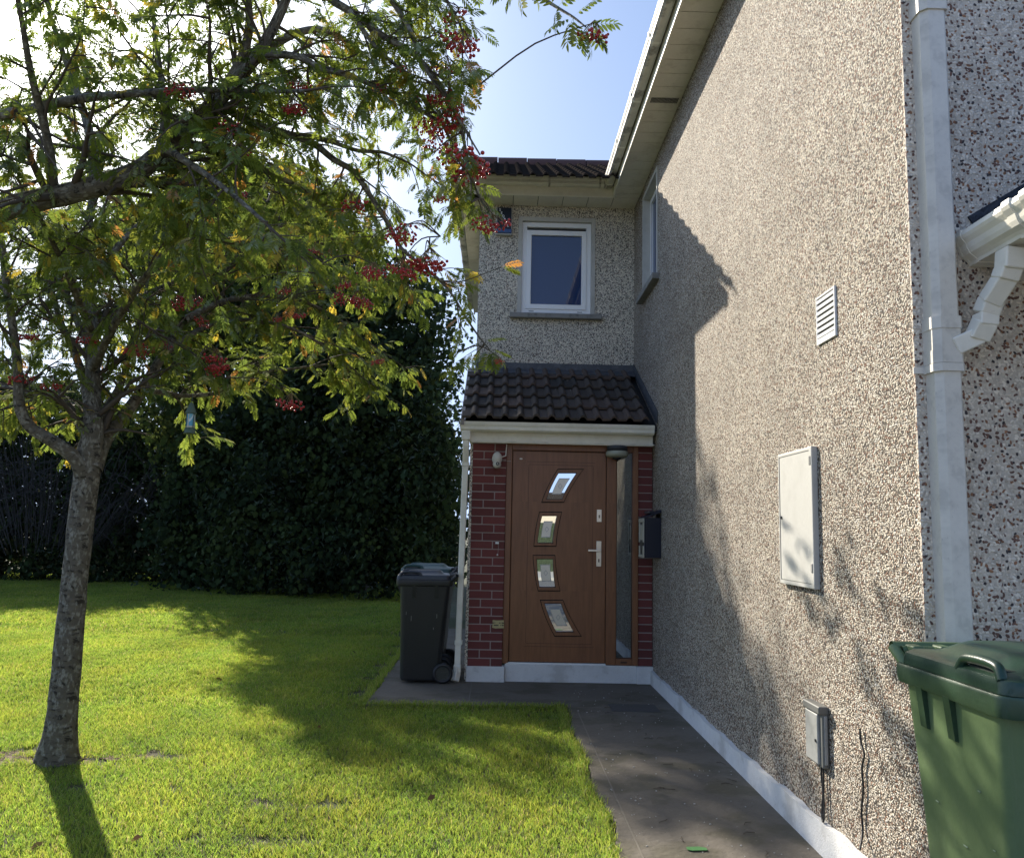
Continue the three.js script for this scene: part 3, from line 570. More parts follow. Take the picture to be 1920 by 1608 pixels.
cable('cable', 'single black cable down the side wall between the utility box and the green bin', [[1613, 1366], [1615, 1392], [1621, 1412], [1617, 1440], [1619, 1480], [1616, 1520], [1618, 1560], [1613, 1592]].map(([u, v], i) => { const d = at(u, v, -1).sub(camera.position); return camera.position.clone().addScaledVector(d, (WX - 0.012 - (i > 6 ? 0.035 : 0)) / d.x); }), 0.0045);
{
  // letter box on the side wall, its front turned to the lawn
  const t = thing('letter_box', 'black wall letter box with a cream ornate front beside the door', 'letter box', [WX, 1.262, -8.24]);
  const navy = std(0.010, 0.013, 0.028, { roughness: 0.35 }), gold = std(0.48, 0.45, 0.36, { roughness: 0.5 });
  part('case', rbox(-0.150, 0, 0, 0.39, -0.13, 0.13, 0.006), navy, t);
  part('front_panel', rbox(-0.168, -0.150, 0.0, 0.39, -0.135, 0.135, 0.006), navy, t);
  part('ornament', [rbox(-0.178, -0.166, 0.345, 0.385, -0.14, 0.14, 0.005), rbox(-0.178, -0.166, 0.0, 0.03, -0.14, 0.14, 0.005), rbox(-0.177, -0.166, 0.03, 0.115, 0.08, 0.132, 0.005), rbox(-0.177, -0.166, 0.15, 0.345, 0.08, 0.132, 0.005), rbox(-0.177, -0.166, 0.03, 0.115, -0.132, -0.08, 0.005), rbox(-0.177, -0.166, 0.15, 0.345, -0.132, -0.08, 0.005), rbox(-0.176, -0.166, 0.17, 0.32, -0.05, 0.05, 0.01)], gold, t);
  part('lid', [prismZ([[-0.182, 0.392], [0, 0.47], [0, 0.44], [-0.16, 0.385]], -0.14, 0.14, [], 0.003), rbox(-0.12, -0.07, 0.432, 0.458, -0.142, 0.142, 0.005)], navy, t);
}
{
  const p = at(932, 863, ZP), t = thing('security_camera', 'white dome security camera on the brick pillar beside the door', 'camera', [p.x, p.y, ZP + 0.002]);
  const w = std(0.66, 0.62, 0.54, { roughness: 0.4 });
  part('mount', rbox(-0.035, 0.035, -0.02, 0.065, 0, 0.03, 0.006), w, t);
  part('housing', new THREE.SphereGeometry(0.058, 24, 16, 0, 6.2832, 0, Math.PI / 2).scale(0.9, 1.35, 0.9).translate(0, 0.005, 0.06), w, t);
  part('collar', new THREE.CylinderGeometry(0.053, 0.045, 0.028, 24).translate(0, -0.008, 0.06), w, t);
  part('camera_ball', new THREE.SphereGeometry(0.043, 24, 16).translate(0.0, -0.045, 0.065), w, t);
  part('lens', [new THREE.CylinderGeometry(0.018, 0.018, 0.008, 20).rotateX(Math.PI / 2).translate(0.006, -0.042, 0.107)], M.black, t);
  part('lens_centre', new THREE.CylinderGeometry(0.008, 0.008, 0.01, 16).rotateX(Math.PI / 2).translate(0.006, -0.042, 0.108), std(0.5, 0.48, 0.42), t);
  part('antenna', [tube([V(0.04, 0.03, 0.05), V(0.085, 0.045, 0.04), V(0.092, 0.05, 0.035)], [0.006, 0.006, 0.006], 8, 2), tube([V(0.088, 0.045, 0.036), V(0.096, 0.165, 0.03)], [0.0065, 0.0045], 8, 1)], w, t);
  part('wire', tube([V(0.05, -0.005, 0.01), V(0.09, -0.004, 0.006), V(0.145, -0.006, 0.006)], [0.0022, 0.0022, 0.0022], 6, 3), std(0.4, 0.37, 0.33), t);
}
{
  const p = at(1159.5, 850, -8.38), t = thing('porch_lamp', 'round grey bulkhead lamp under the porch eave above the sidelight', 'lamp', [p.x, p.y, -8.47]);
  const lat = (pts, n = 32) => new THREE.LatheGeometry(pts.map((q) => new THREE.Vector2(q[0], q[1])), n);
  part('lamp_base', lat([[0, 0.085], [0.10, 0.085], [0.106, 0.075], [0.108, 0.03], [0, 0.03]]), std(0.045, 0.05, 0.065, { roughness: 0.5 }), t);
  part('diffuser', lat([[0.106, 0.032], [0.115, 0.018], [0.116, -0.008], [0.104, -0.026], [0.07, -0.035], [0, -0.036]]), phys(0.36, 0.37, 0.30, { roughness: 0.35, ior: 1.5 }), t);
  part('sensor', lat([[0.045, -0.034], [0.044, -0.05], [0.03, -0.058], [0, -0.06]], 20), M.black, t);
}
{
  // alarm box with its lettering
  const a = at(931, 388, ZR + 0.06), b = at(960, 440, ZR + 0.06), w = b.x - a.x, h = a.y - b.y;
  const t = thing('alarm_box', 'dark blue alarm box with white diagonal lettering SEQALL on the upstairs wall', 'alarm box', [a.x, b.y, ZR]);
  const cv = document.createElement('canvas'); cv.width = 256; cv.height = 400; const c = cv.getContext('2d');
  c.fillStyle = '#0b1626'; c.fillRect(0, 0, 256, 400); c.fillStyle = '#e6ecf0'; c.font = 'bold 76px sans-serif'; c.textAlign = 'center'; c.textBaseline = 'middle';
  [...'SEQALL'].forEach((ch, i) => c.fillText(ch, 42 + i * 32, 40 + i * 63));
  const tx = new THREE.CanvasTexture(cv); tx.colorSpace = THREE.SRGBColorSpace;
  const shell = std(0.45, 0.45, 0.42, { roughness: 0.5 });
  part('case', rbox(0, w, 0, h, 0, 0.06, 0.008), shell, t);
  part('front_cover', rbox(0.012, w - 0.012, h * 0.22, h - 0.006, 0.055, 0.070, 0.004), std(0.006, 0.012, 0.024, { roughness: 0.4 }), t);
  const f = new THREE.PlaneGeometry(w - 0.034, h * 0.76 - 0.012).translate(w / 2, h * 0.22 + (h * 0.78) / 2 - 0.003, 0.0712);
  part('lettering', f, new THREE.MeshStandardMaterial({ map: tx, roughness: 0.4 }), t);
  part('strobe_lens', rbox(0.006, w - 0.006, h * 0.05, h * 0.20, 0.05, 0.082, 0.008), phys(0.015, 0.06, 0.20, { roughness: 0.2 }), t);
}
{
  const p = at(932, 1018, ZP), t = thing('doorbell', 'tiny white bell push on the brick pillar above the label', 'doorbell', [p.x, p.y, ZP + 0.001]);
  part('plate', rbox(-0.018, 0.018, -0.008, 0.012, 0, 0.012, 0.003), M.white, t);
  part('bell_wire', tube([V(0.012, -0.008, 0.006), V(0.014, -0.06, 0.004), V(0.008, -0.115, 0.004)], [0.0016, 0.0016, 0.0016], 6, 3), std(0.5, 0.47, 0.42), t);
  part('wire_end', new THREE.SphereGeometry(0.009, 10, 8).translate(0.006, -0.118, 0.005), M.white, t);
}
{
  const a = at(923, 1162, ZP), b = at(945, 1178, ZP), t = thing('label_plate', 'worn yellow label low on the brick pillar beside the door', 'label', [a.x, b.y, ZP + 0.001]);
  const w = b.x - a.x, h = a.y - b.y;
  const m = new THREE.MeshStandardMaterial({ map: dataTex(128, 96, (u, v) => { const n = fbm(u, v, 12, 3, 210), ln = (v > 0.3 && v < 0.45) || (v > 0.58 && v < 0.72); return ln && vnoise(u * 18, v * 3, 18, 214) > 0.42 ? [0.10, 0.08, 0.05] : mixc([0.58, 0.48, 0.22], [0.40, 0.33, 0.18], n); }, 1, true), roughness: 0.8 });
  m.map.repeat.set(1 / w, 1 / h);
  part('sticker', prismZ([[0, 0.006], [w * 0.3, 0], [w, 0.004], [w * 0.98, h], [w * 0.4, h * 0.96], [0.004, h]], 0, 0.003), m, t);
}

// ------------------------------------------------------------------ wheelie bins
function bin(name, label, pos, turn, s, o) {
  const t = thing(name, label, 'wheelie bin', pos, 'wheelie bins'); t.rotation.y = turn;
  const { W, D, H } = s, body = o.body, lid = o.lid;
  part('body', [loft([[0.03, W * 0.74, D * 0.66, 0.05, 0, 0.02], [0.05, W * 0.77, D * 0.69, 0.05, 0, 0.02], [H * 0.6, W * 0.86, D * 0.80, 0.05, 0, 0.005], [H - 0.10, W * 0.925, D * 0.88, 0.05, 0, -0.005], [H - 0.08, W * 0.93, D * 0.89, 0.05, 0, 0]])], body, t);
  part('rim', [loft([[H - 0.098, W * 0.93, D * 0.90, 0.05], [H - 0.092, W * 0.985, D * 0.985, 0.05], [H - 0.075, W, D, 0.055], [H - 0.042, W, D, 0.055], [H - 0.034, W * 0.985, D * 0.985, 0.05], [H - 0.034, W * 0.8, D * 0.8, 0.05]])], o.rim ?? body, t);
  const fins = []; for (const sx of [-1, 1]) for (const z of o.fins ?? [-0.12, 0.06]) fins.push(prismZ([[-0.02, 0.0], [0.026, 0.012], [0.045, 0.135], [-0.02, 0.135]].map((q) => [sx * (W * 0.5 - 0.036 + q[0] * 0.75), H - 0.222 + q[1]]), z - 0.018, z + 0.018));
  for (const x of [-0.16, 0.16]) fins.push(prismX([[D * 0.5 - 0.06, H - 0.09], [D * 0.5 - 0.005, H - 0.09], [D * 0.5 - 0.06, H - 0.2]], x - 0.012, x + 0.012));
  fins.forEach((f) => part('rib', f, o.rim ?? body, t));
  // lid: skirt, chamfer, raised centre, hinge and grip
  const l = group('lid', t);
  part('lid_shell', [loft([[H - 0.032, W * 0.955, D * 0.955, 0.05, 0, 0.01], [H - 0.012, W * 0.95, D * 0.95, 0.05, 0, 0.01], [H + 0.004, W * 0.935, D * 0.935, 0.05, 0, 0.01], [H + 0.014, W * 0.88, D * 0.89, 0.05, 0, 0.01], [H + 0.020, W * 0.70, D * 0.74, 0.05, 0, 0.02], [H + 0.048, W * 0.54, D * 0.56, 0.06, 0, 0.0], [H + 0.056, W * 0.46, D * 0.46, 0.06, 0, -0.02]])], lid, l);
  for (const sx of [-1, 1]) {
    const x = sx * W * 0.445, z = D * 0.25, y = H + 0.012, c = [[-0.105, -0.012], [-0.085, 0.016], [-0.06, 0.024], [0.06, 0.024], [0.085, 0.016], [0.105, -0.012]];
    part('grip', tube(c.map(([a, b]) => V(x - sx * b * 0.15, y + b, z + a)), c.map(() => 0.015), 10, 4), lid, l);
    part('grip_shade', rbox(Math.min(x - sx * 0.07, x - sx * 0.004), Math.max(x - sx * 0.07, x - sx * 0.004), H + 0.004, H + 0.021, z - 0.07, z + 0.07, 0.006), o.dark, l);  // dark block on the lid stands for the shade inside the grip
  }
  part('hinge', [tube([V(-W * 0.42, H - 0.002, -D * 0.525), V(W * 0.42, H - 0.002, -D * 0.525)], [0.016, 0.016], 12, 1), ...[-0.36, -0.2, 0.2, 0.36].map((k) => rbox(W * k - 0.02, W * k + 0.02, H - 0.05, H + 0.02, -D * 0.545, -D * 0.44, 0.008))], body, t);
  part('handle_bar', [tube([V(-W * 0.46, H + 0.008, -D * 0.56), V(W * 0.46, H + 0.008, -D * 0.56)], [0.018, 0.018], 12, 1), ...[-1, 1].map((k) => tube([V(k * W * 0.43, H - 0.05, -D * 0.44), V(k * W * 0.45, H + 0.006, -D * 0.56)], [0.02, 0.018], 10, 1))], body, t);
  for (const sx of [-1, 1]) {
    const w = group('wheel', t), wx = sx * W * 0.40, wy = 0.1, wz = -D * 0.36;
    const cyl = (r, h) => new THREE.CylinderGeometry(r, r, h, 32).rotateZ(Math.PI / 2).translate(wx, wy, wz);
    part('tyre', new THREE.TorusGeometry(0.078, 0.022, 12, 36).rotateY(Math.PI / 2).translate(wx, wy, wz), M.black, w);
    part('rim', [cyl(0.066, 0.026), ...[0, 1, 2, 3, 4].map((k) => new THREE.BoxGeometry(0.034, 0.05, 0.012).translate(0, 0.036, 0).rotateX(k * 1.2566).translate(wx, wy, wz)), cyl(0.018, 0.044)], o.wheel, w);
    part('rim_ring', new THREE.TorusGeometry(0.060, 0.006, 8, 32).rotateY(Math.PI / 2).translate(wx + sx * 0.014, wy, wz), o.wheel, w);
  }
  part('axle', tube([V(-W * 0.4, 0.1, -D * 0.36), V(W * 0.4, 0.1, -D * 0.36)], [0.011, 0.011], 8, 1), M.black, t);
  return t;
}
const plast = (c, d, seed, ro = 0.42) => new THREE.MeshStandardMaterial({ map: grimy(c, d, 0.22, 0.7, seed), roughness: ro, bumpMap: noiseFine, bumpScale: 0.0006 });
const gBody = plast([0.125, 0.185, 0.082], [0.17, 0.21, 0.12], 301), gRim = plast([0.032, 0.068, 0.036], [0.06, 0.095, 0.06], 302, 0.4), gLid = plast([0.022, 0.054, 0.032], [0.05, 0.075, 0.055], 303, 0.33);
const kBody = plast([0.017, 0.0175, 0.018], [0.032, 0.032, 0.031], 304), kLid = plast([0.020, 0.026, 0.040], [0.05, 0.055, 0.065], 305, 0.35), tLid = plast([0.035, 0.085, 0.085], [0.09, 0.11, 0.10], 306, 0.4);
const darkIn = std(0.010, 0.018, 0.012), wheelGrey = std(0.045, 0.047, 0.038, { roughness: 0.5 });
bin('wheelie_bin', 'green wheelie bin in the foreground below the grey downpipe', [1.63, 0, -2.525], 0, { W: 0.58, D: 0.63, H: 1.125 }, { body: gBody, rim: gRim, lid: gLid, dark: darkIn, wheel: wheelGrey, fins: [-0.14, 0.02] });
bin('wheelie_bin', 'black wheelie bin on the path in front of the teal lidded bin', [-0.71, 0, -8.50], rad(-86), { W: 0.48, D: 0.56, H: 1.035 }, { body: kBody, lid: kLid, dark: M.black, wheel: wheelGrey, fins: [-0.12, 0.1] });
bin('wheelie_bin', 'dark wheelie bin with a teal lid behind the black one', [-0.72, 0, -9.15], rad(-93), { W: 0.5, D: 0.58, H: 1.07 }, { body: kBody, lid: tLid, dark: M.black, wheel: wheelGrey });
{
  const b = scene.getObjectByName('wheelie_bin_001'), sc = std(0.30, 0.30, 0.28, { roughness: 0.8 });   // scuffs on the side of the black bin
  for (const [z, y, h] of [[0.17, 0.66, 0.03], [0.12, 0.60, 0.05], [-0.13, 0.63, 0.04], [-0.10, 0.52, 0.02]]) { const w = 0.5 * 0.48 * (0.77 + 0.155 * y / 0.93) + 0.001; part('scuff', box(w - 0.001, w + 0.001, y, y + h, z, z + 0.004), sc, b); }
  const gb = scene.getObjectByName('wheelie_bin'), sg = std(0.30, 0.36, 0.25, { roughness: 0.8 });   // and on the green one
  for (const [z, y, h] of [[0.12, 0.80, 0.012], [0.02, 0.62, 0.02], [-0.12, 0.70, 0.016], [0.17, 0.66, 0.010]]) { const w = 0.5 * 0.58 * (0.77 + 0.155 * y / 1.02) + 0.001; part('scuff', box(-w - 0.001, -w + 0.001, y, y + 0.003, z, z + h), sg, gb); }
  // joints of the path
  struct('path_joint', [box(0.715, 0.723, -0.004, 0.003, -7.2, -2), box(-0.215, -0.205, -0.004, 0.003, -8.4, -7.33), box(0.64, 1.57, -0.004, 0.003, -7.355, -7.345)], std(0.17, 0.15, 0.12, { roughness: 1 }), 'thin pale joints in the concrete path');
}

// ------------------------------------------------------------------ across the street, behind the viewer: what the door panes reflect, with ground and hedge added for the light
{
  const h = thing('neighbour_house', 'low pale rendered house across the street facing the front door', 'house', [0, 0, 0]);
  const wl = std(0.50, 0.44, 0.34, { roughness: 0.9 });
  part('wall', prismZ(rect(-14, 14, -0.1, 2.6), 13, 17, [rect(-4, -2.4, 0.9, 2.1), rect(5, 6.6, 0.9, 2.1)]), wl, h);
  part('roof', prismX([[12.7, 2.6], [15, 3.0], [17.3, 2.6]], -14.4, 14.4), M.tile, h);
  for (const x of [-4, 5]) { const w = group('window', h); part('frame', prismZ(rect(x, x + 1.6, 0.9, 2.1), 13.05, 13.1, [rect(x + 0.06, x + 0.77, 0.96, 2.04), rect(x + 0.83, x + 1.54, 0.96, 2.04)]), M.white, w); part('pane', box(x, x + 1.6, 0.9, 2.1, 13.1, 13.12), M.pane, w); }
  const nh = thing('added_hedge', 'unseen low dark hedge added across the street to darken a door pane reflection', 'hedge', [0, 0, 0]);  // added out of view so that a lower door pane reflects something dark
  part('foliage', rbox(-14, 14, 0, 1.8, 12.2, 12.9, 0.1), std(0.03, 0.045, 0.02, { roughness: 1, bumpMap: noiseB, bumpScale: 0.05 }), nh);
  struct('bounce_slab', box(-40, 40, -0.12, 0.012, 1.6, 5.2), std(0.46, 0.42, 0.35, { roughness: 0.95 }), 'unseen pale concrete slab added behind the viewer to bounce light onto the facade');  // added out of view to bounce sunlight onto the shaded facade
  struct('road', box(-40, 40, -0.12, 0.010, 5.2, 8.4), std(0.07, 0.07, 0.068, { roughness: 0.95 }), 'unseen asphalt road added behind the viewer, kept dark for the lowest door pane to reflect');  // added out of view, dark for the reflection in the lowest door pane
  struct('pavement', box(-40, 40, -0.12, 0.10, 8.4, 12.9), std(0.30, 0.29, 0.26, { roughness: 0.95 }), 'pavement before the house across the street');
}

// ------------------------------------------------------------------ lawn
const leafMat = (o = {}) => new THREE.MeshPhysicalMaterial({ color: 0xffffff, roughness: 0.9, transmission: 0.5, thickness: 0, side: THREE.DoubleSide, ior: 1.4, ...o });
function bladePatch(size, n, hmin, hmax, wd, seed) {
  const rn = mulberry(seed), pos = [], nor = [], col = [], idx = [];
  for (let i = 0; i < n; i++) {
    const x = (rn() - 0.5) * size, z = (rn() - 0.5) * size, a = rn() * 6.28, h = hmin + (hmax - hmin) * Math.pow(rn(), 1.4), w = wd * (0.6 + 0.8 * rn()), ln = h * (0.25 + 1.0 * rn()), b = pos.length / 3;
    const cx = Math.cos(a), cz = Math.sin(a), q = rn() * 6.28, lx = Math.cos(q) * ln, lz = Math.sin(q) * ln;
    pos.push(x - cx * w, -0.028, z - cz * w, x + cx * w, -0.028, z + cz * w, x + lx * 0.4 - cx * w * 0.8, h * 0.62 - 0.02, z + lz * 0.4 - cz * w * 0.8, x + lx * 0.4 + cx * w * 0.8, h * 0.62 - 0.02, z + lz * 0.4 + cz * w * 0.8, x + lx, h * 0.92 - 0.02, z + lz);
    const nx = -cz, nz = cx; for (let k = 0; k < 5; k++) nor.push(nx * 0.97, 0.22, nz * 0.97);
    const t = rn(), c = t < 0.07 ? [0.54, 0.46, 0.19] : t < 0.45 ? [0.38, 0.48, 0.065] : t < 0.8 ? [0.26, 0.40, 0.055] : [0.48, 0.53, 0.10], k = 0.8 + 0.4 * rn();
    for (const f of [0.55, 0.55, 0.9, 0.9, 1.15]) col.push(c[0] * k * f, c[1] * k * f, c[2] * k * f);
    idx.push(b, b + 1, b + 2, b + 2, b + 1, b + 3, b + 2, b + 3, b + 4);
  }
  const g = new THREE.BufferGeometry(); g.setAttribute('position', new THREE.Float32BufferAttribute(pos, 3)); g.setAttribute('normal', new THREE.Float32BufferAttribute(nor, 3)); g.setAttribute('color', new THREE.Float32BufferAttribute(col, 3)); g.setIndex(idx); return g;
}
const onPath = (x, z, m = 0) => (x > PATH_X0 - m + 0.02 * Math.sin(z * 5.1) && z > -7.4) || (x > -1.11 - m && z < -7.34 + m) || x > 1.6;
const bare = (x, z) => Math.exp(-(Math.pow((x + 2.98) / 0.52, 2) + Math.pow((z + 5.60) / 0.19, 2))) + 0.5 * Math.exp(-(Math.pow((x + 2.25) / 0.25, 2) + Math.pow((z + 5.68) / 0.07, 2))) + 0.75 * Math.exp(-(Math.pow((x + 1.95) / 0.35, 2) + Math.pow((z + 5.05) / 0.035, 2))) + 0.8 * Math.exp(-(Math.pow((x + 1.1) / 0.30, 2) + Math.pow((z + 4.78) / 0.05, 2))) + 0.7 * Math.exp(-(Math.pow((x + 1.0) / 0.35, 2) + Math.pow((z + 4.22) / 0.05, 2)));
{
  const mat = leafMat({ vertexColors: true, roughness: 0.98, transmission: 0.70, specularIntensity: 0.4 });
  const bands = [[-3.2, -7.2, 0.11, 150, 0.014, 0.042, 0.0017], [-7.2, -12, 0.26, 420, 0.016, 0.046, 0.0028], [-12, -25, 0.6, 800, 0.02, 0.055, 0.0055]];
  // dry earth that shows round the trunk and in the scrapes
  const blob = (cx, cz, a, b, sd) => { const p = []; for (let i = 0; i < 40; i++) { const q = i / 40 * 6.283, r = 0.75 + 0.5 * vnoise(Math.cos(q) * 2 + 9 + sd, Math.sin(q) * 2 + 9, 64, sd) + 0.12 * vnoise(Math.cos(q) * 7 + 30, Math.sin(q) * 7 + 30, 64, sd); p.push([cx + Math.cos(q) * a * r, -(cz + Math.sin(q) * b * r)]); } return uvBox(new THREE.ShapeGeometry(shape(p)).rotateX(-Math.PI / 2).translate(0, -0.022, 0)); };
  const dry = new THREE.MeshStandardMaterial({ map: dataTex(512, 512, (u, v) => { const a = fbm(u, v, 9, 5, 171), b = vnoise(u * 128, v * 128, 128, 173); return mixc(mixc([0.22, 0.155, 0.085], [0.085, 0.06, 0.036], a * 1.2), [0.42, 0.34, 0.20], b > 0.8 ? 0.6 : 0); }, 0.5, true), roughness: 1, bumpMap: noiseB, bumpScale: 0.02 });
  struct('bare_earth', [blob(-3.02, -5.60, 0.46, 0.15, 1), blob(-2.36, -5.66, 0.20, 0.06, 2)], dry, 'dry bare earth round the foot of the rowan trunk');
  const lawn = group('lawn', scene); lawn.userData = { kind: 'stuff', label: 'short bright green lawn with yellow tips and bare scrapes', category: 'grass' };
  bands.forEach(([z0, z1, s, n, h0, h1, w], bi) => {
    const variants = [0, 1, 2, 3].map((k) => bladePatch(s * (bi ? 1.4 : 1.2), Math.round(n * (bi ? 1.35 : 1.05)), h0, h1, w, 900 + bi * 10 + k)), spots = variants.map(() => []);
    for (let z = z0 - s / 2; z > z1; z -= s) for (let x = -0.66 * Math.abs(z) - 1.5; x < (z > -7.4 ? PATH_X0 : -1.1); x += s) {
      if (onPath(x + s * 0.48, z) || rnd() < bare(x, z) * 0.95 ) continue;
      spots[Math.floor(rnd() * 4)].push([x + rr(-0.12, 0.12) * s, z + rr(-0.12, 0.12) * s]);
    }
    // a ragged edge over the path
    if (bi < 2) for (let k = 0; k < 3; k++) { }
    variants.forEach((g, k) => {
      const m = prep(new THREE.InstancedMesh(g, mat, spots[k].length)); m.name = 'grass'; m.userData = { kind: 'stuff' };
      const mx = new THREE.Matrix4(), q = new THREE.Quaternion(), c = new THREE.Color();
      spots[k].forEach(([x, z], i) => {
        const nz = fbm(x / 3 + 50, z / 3 + 50, 3, 3, 77), n2 = fbm(x / 1 + 50, z / 1 + 50, 4, 2, 79), hs = 0.65 + 0.75 * n2 - 0.45 * Math.min(1, bare(x, z) * 1.5);
        q.setFromAxisAngle(V(0, 1, 0), Math.floor(rnd() * 4) * Math.PI / 2 + rr(-0.2, 0.2)); mx.compose(V(x, 0, z), q, V(1, Math.max(0.4, hs), 1)); m.setMatrixAt(i, mx);
        const t = 0.62 + 0.74 * nz; c.setRGB(t * (0.80 + 0.45 * n2), t * (0.94 + 0.12 * n2), t * 0.95); m.setColorAt(i, c);
      });
      lawn.add(m);
    });
  });
  // ragged fringe hanging over the path edges
  const fr = bladePatch(0.06, 26, 0.02, 0.06, 0.0022, 990), spots = [];
  for (let z = -3.3; z > -7.4; z -= 0.028) spots.push([PATH_X0 - 0.035 + 0.02 * Math.sin(z * 5.1) + rr(-0.03, 0.012), z]);
  for (let x = PATH_X0; x > -1.1; x -= 0.028) spots.push([x, -7.33 + rr(-0.03, 0.03)]);
  for (let z = -7.4; z > -12; z -= 0.04) spots.push([-1.13 + rr(-0.03, 0.03), z]);
  const m = prep(new THREE.InstancedMesh(fr, mat, spots.length)); m.name = 'grass_fringe'; m.userData = { kind: 'stuff' };
  const mx = new THREE.Matrix4(), q = new THREE.Quaternion();
  spots.forEach(([x, z], i) => { q.setFromAxisAngle(V(0, 1, 0), rnd() * 6.28); mx.compose(V(x, 0.01, z), q, V(1, rr(0.7, 1.3), 1)); m.setMatrixAt(i, mx); });
  lawn.add(m);
}

// ------------------------------------------------------------------ rowan trees
M.bark = new THREE.MeshStandardMaterial({
  map: dataTex(1024, 1024, (u, v) => {
    const a0 = 0, wu = u + 0.10 * fbm(u, v, 5, 4, 405), wv = v + 0.07 * fbm(u, v, 7, 4, 407), len = fbm2(wu, wv, 7, 44, 3, 409), li = THREE.MathUtils.smoothstep(fbm(wu * 1.0, wv, 22, 4, 417), 0.5, 0.75), a = fbm(wu, wv, 6, 5, 401), f = fbm(u, v, 90, 2, 421), mask = THREE.MathUtils.smoothstep(fbm(u, v, 9, 3, 423), 0.35, 0.6);
    let c = mixc([0.085, 0.072, 0.052], [0.155, 0.135, 0.10], a * 0.9 + f * 0.4 - 0.1); c = mixc(c, [0.036, 0.030, 0.022], THREE.MathUtils.smoothstep(len, 0.54, 0.68) * mask); return mixc(c, [0.34, 0.33, 0.27], li * (0.2 + 0.7 * f));
  }, 0.6, true), roughness: 0.92,
  bumpMap: dataTex(512, 512, (u, v) => 0.5 * fbm2(u + 0.1 * fbm(u, v, 5, 4, 405), v + 0.07 * fbm(u, v, 7, 4, 407), 7, 44, 3, 409) + 0.5 * fbm(u + 0.05 * fbm(u, v, 9, 3, 3), v + 0.05 * fbm(u, v, 9, 3, 4), 24, 4, 431), 0.6, false), bumpScale: 0.012,
});
M.twig = std(0.085, 0.065, 0.045, { roughness: 0.85 });
// a pinnate leaf along +x, hanging a little, of pairs of leaflets and one at the tip; length 1
function pinnate(pairs, seed, fold) {
  const rn = mulberry(seed), pos = [], nor = [], idx = [];
  const leaflet = (p, dir, up, L, w) => {
    const side = V(0, 0, 0).crossVectors(dir, up).normalize(), b = pos.length / 3, dr = up.clone().multiplyScalar(-L * 0.18);
    const pts = [p, p.clone().addScaledVector(dir, L * 0.42).addScaledVector(side, w).addScaledVector(up, w * fold), p.clone().addScaledVector(dir, L * 0.45), p.clone().addScaledVector(dir, L * 0.42).addScaledVector(side, -w).addScaledVector(up, w * fold), p.clone().addScaledVector(dir, L).add(dr), p.clone().addScaledVector(dir, L * 0.78).addScaledVector(side, w * 0.72).addScaledVector(dr, 0.5), p.clone().addScaledVector(dir, L * 0.78).addScaledVector(side, -w * 0.72).addScaledVector(dr, 0.5)];
    for (const q of pts) { pos.push(q.x, q.y, q.z); nor.push(up.x, up.y, up.z); }
    for (const t of [[0, 1, 2], [0, 2, 3], [1, 5, 2], [2, 6, 3], [2, 5, 4], [2, 4, 6]]) idx.push(b + t[0], b + t[1], b + t[2]);
  };
  const curve = (t) => V(t, -0.22 * t * t, 0);
  for (let i = 0; i < pairs; i++) {
    const t = 0.24 + 0.66 * i / (pairs - 1), p = curve(t), L = 0.34 * (0.78 + 0.35 * Math.sin((i + 0.7) / pairs * 2.6)), w = L * 0.165;
    for (const s of [-1, 1]) leaflet(p, V(0.52 + rn() * 0.2, -0.12 - rn() * 0.22, s).normalize(), V(-0.1 + 0.3 * (rn() - 0.5), 1, -s * 0.15 + 0.3 * (rn() - 0.5)).normalize(), L * (0.9 + 0.2 * rn()), w);
  }
  leaflet(curve(0.94), V(0.9, -0.45, 0).normalize(), V(0.4, 0.9, 0).normalize(), 0.32, 0.052);
  for (let i = 0; i < 4; i++) { const a = curve(i / 4), c = curve((i + 1) / 4), b = pos.length / 3, w = 0.007; pos.push(a.x, a.y, -w, a.x, a.y, w, c.x, c.y, -w, c.x, c.y, w); for (let k = 0; k < 4; k++) nor.push(0, 1, 0); idx.push(b, b + 1, b + 2, b + 2, b + 1, b + 3); }
  const g = new THREE.BufferGeometry(); g.setAttribute('position', new THREE.Float32BufferAttribute(pos, 3)); g.setAttribute('normal', new THREE.Float32BufferAttribute(nor, 3)); g.setIndex(idx); return g;
}
const leafGeos = [pinnate(6, 51, 0.25), pinnate(7, 52, 0.4), pinnate(6, 53, 0.15)];
const leafCols = [[0.19, 0.25, 0.040], [0.24, 0.30, 0.045], [0.14, 0.195, 0.04], [0.30, 0.33, 0.05], [0.56, 0.42, 0.055], [0.50, 0.24, 0.06]];
const leafInst = leafMat({ transmission: 0.64, roughness: 0.96, specularIntensity: 0.22 }), leafMats = leafCols.map((c) => leafMat({ transmission: 0.64, roughness: 0.96, specularIntensity: 0.22, color: new THREE.Color().setRGB(...c) }));
const pickCol = () => { const t = rnd(); return t < 0.3 ? 0 : t < 0.58 ? 1 : t < 0.78 ? 2 : t < 0.945 ? 3 : t < 0.985 ? 4 : 5; };
const berryMat = phys(0.40, 0.012, 0.014, { roughness: 0.28, clearcoat: 0.4 });
const clusterGeos = [0, 1, 2].map((s) => {
  const rn = mulberry(700 + s), list = [], st = [];
  for (let i = 0; i < 46; i++) { const r = 0.062 * Math.sqrt(rn()), a = rn() * 6.28, x = Math.cos(a) * r * 1.15, z = Math.sin(a) * r, y = -0.050 - 0.02 * (1 - r * r * 260) * rn() + (rn() - 0.5) * 0.034; list.push(new THREE.IcosahedronGeometry(0.0056 + rn() * 0.0012, 1).translate(x, y, z)); if (i % 3 === 0) st.push(tube([V(0, 0.01, 0), V(x * 0.5, -0.015, z * 0.5), V(x, y, z)], [0.0016, 0.0013, 0.001], 4, 1)); }
  return [merge(list), merge(st)];
});
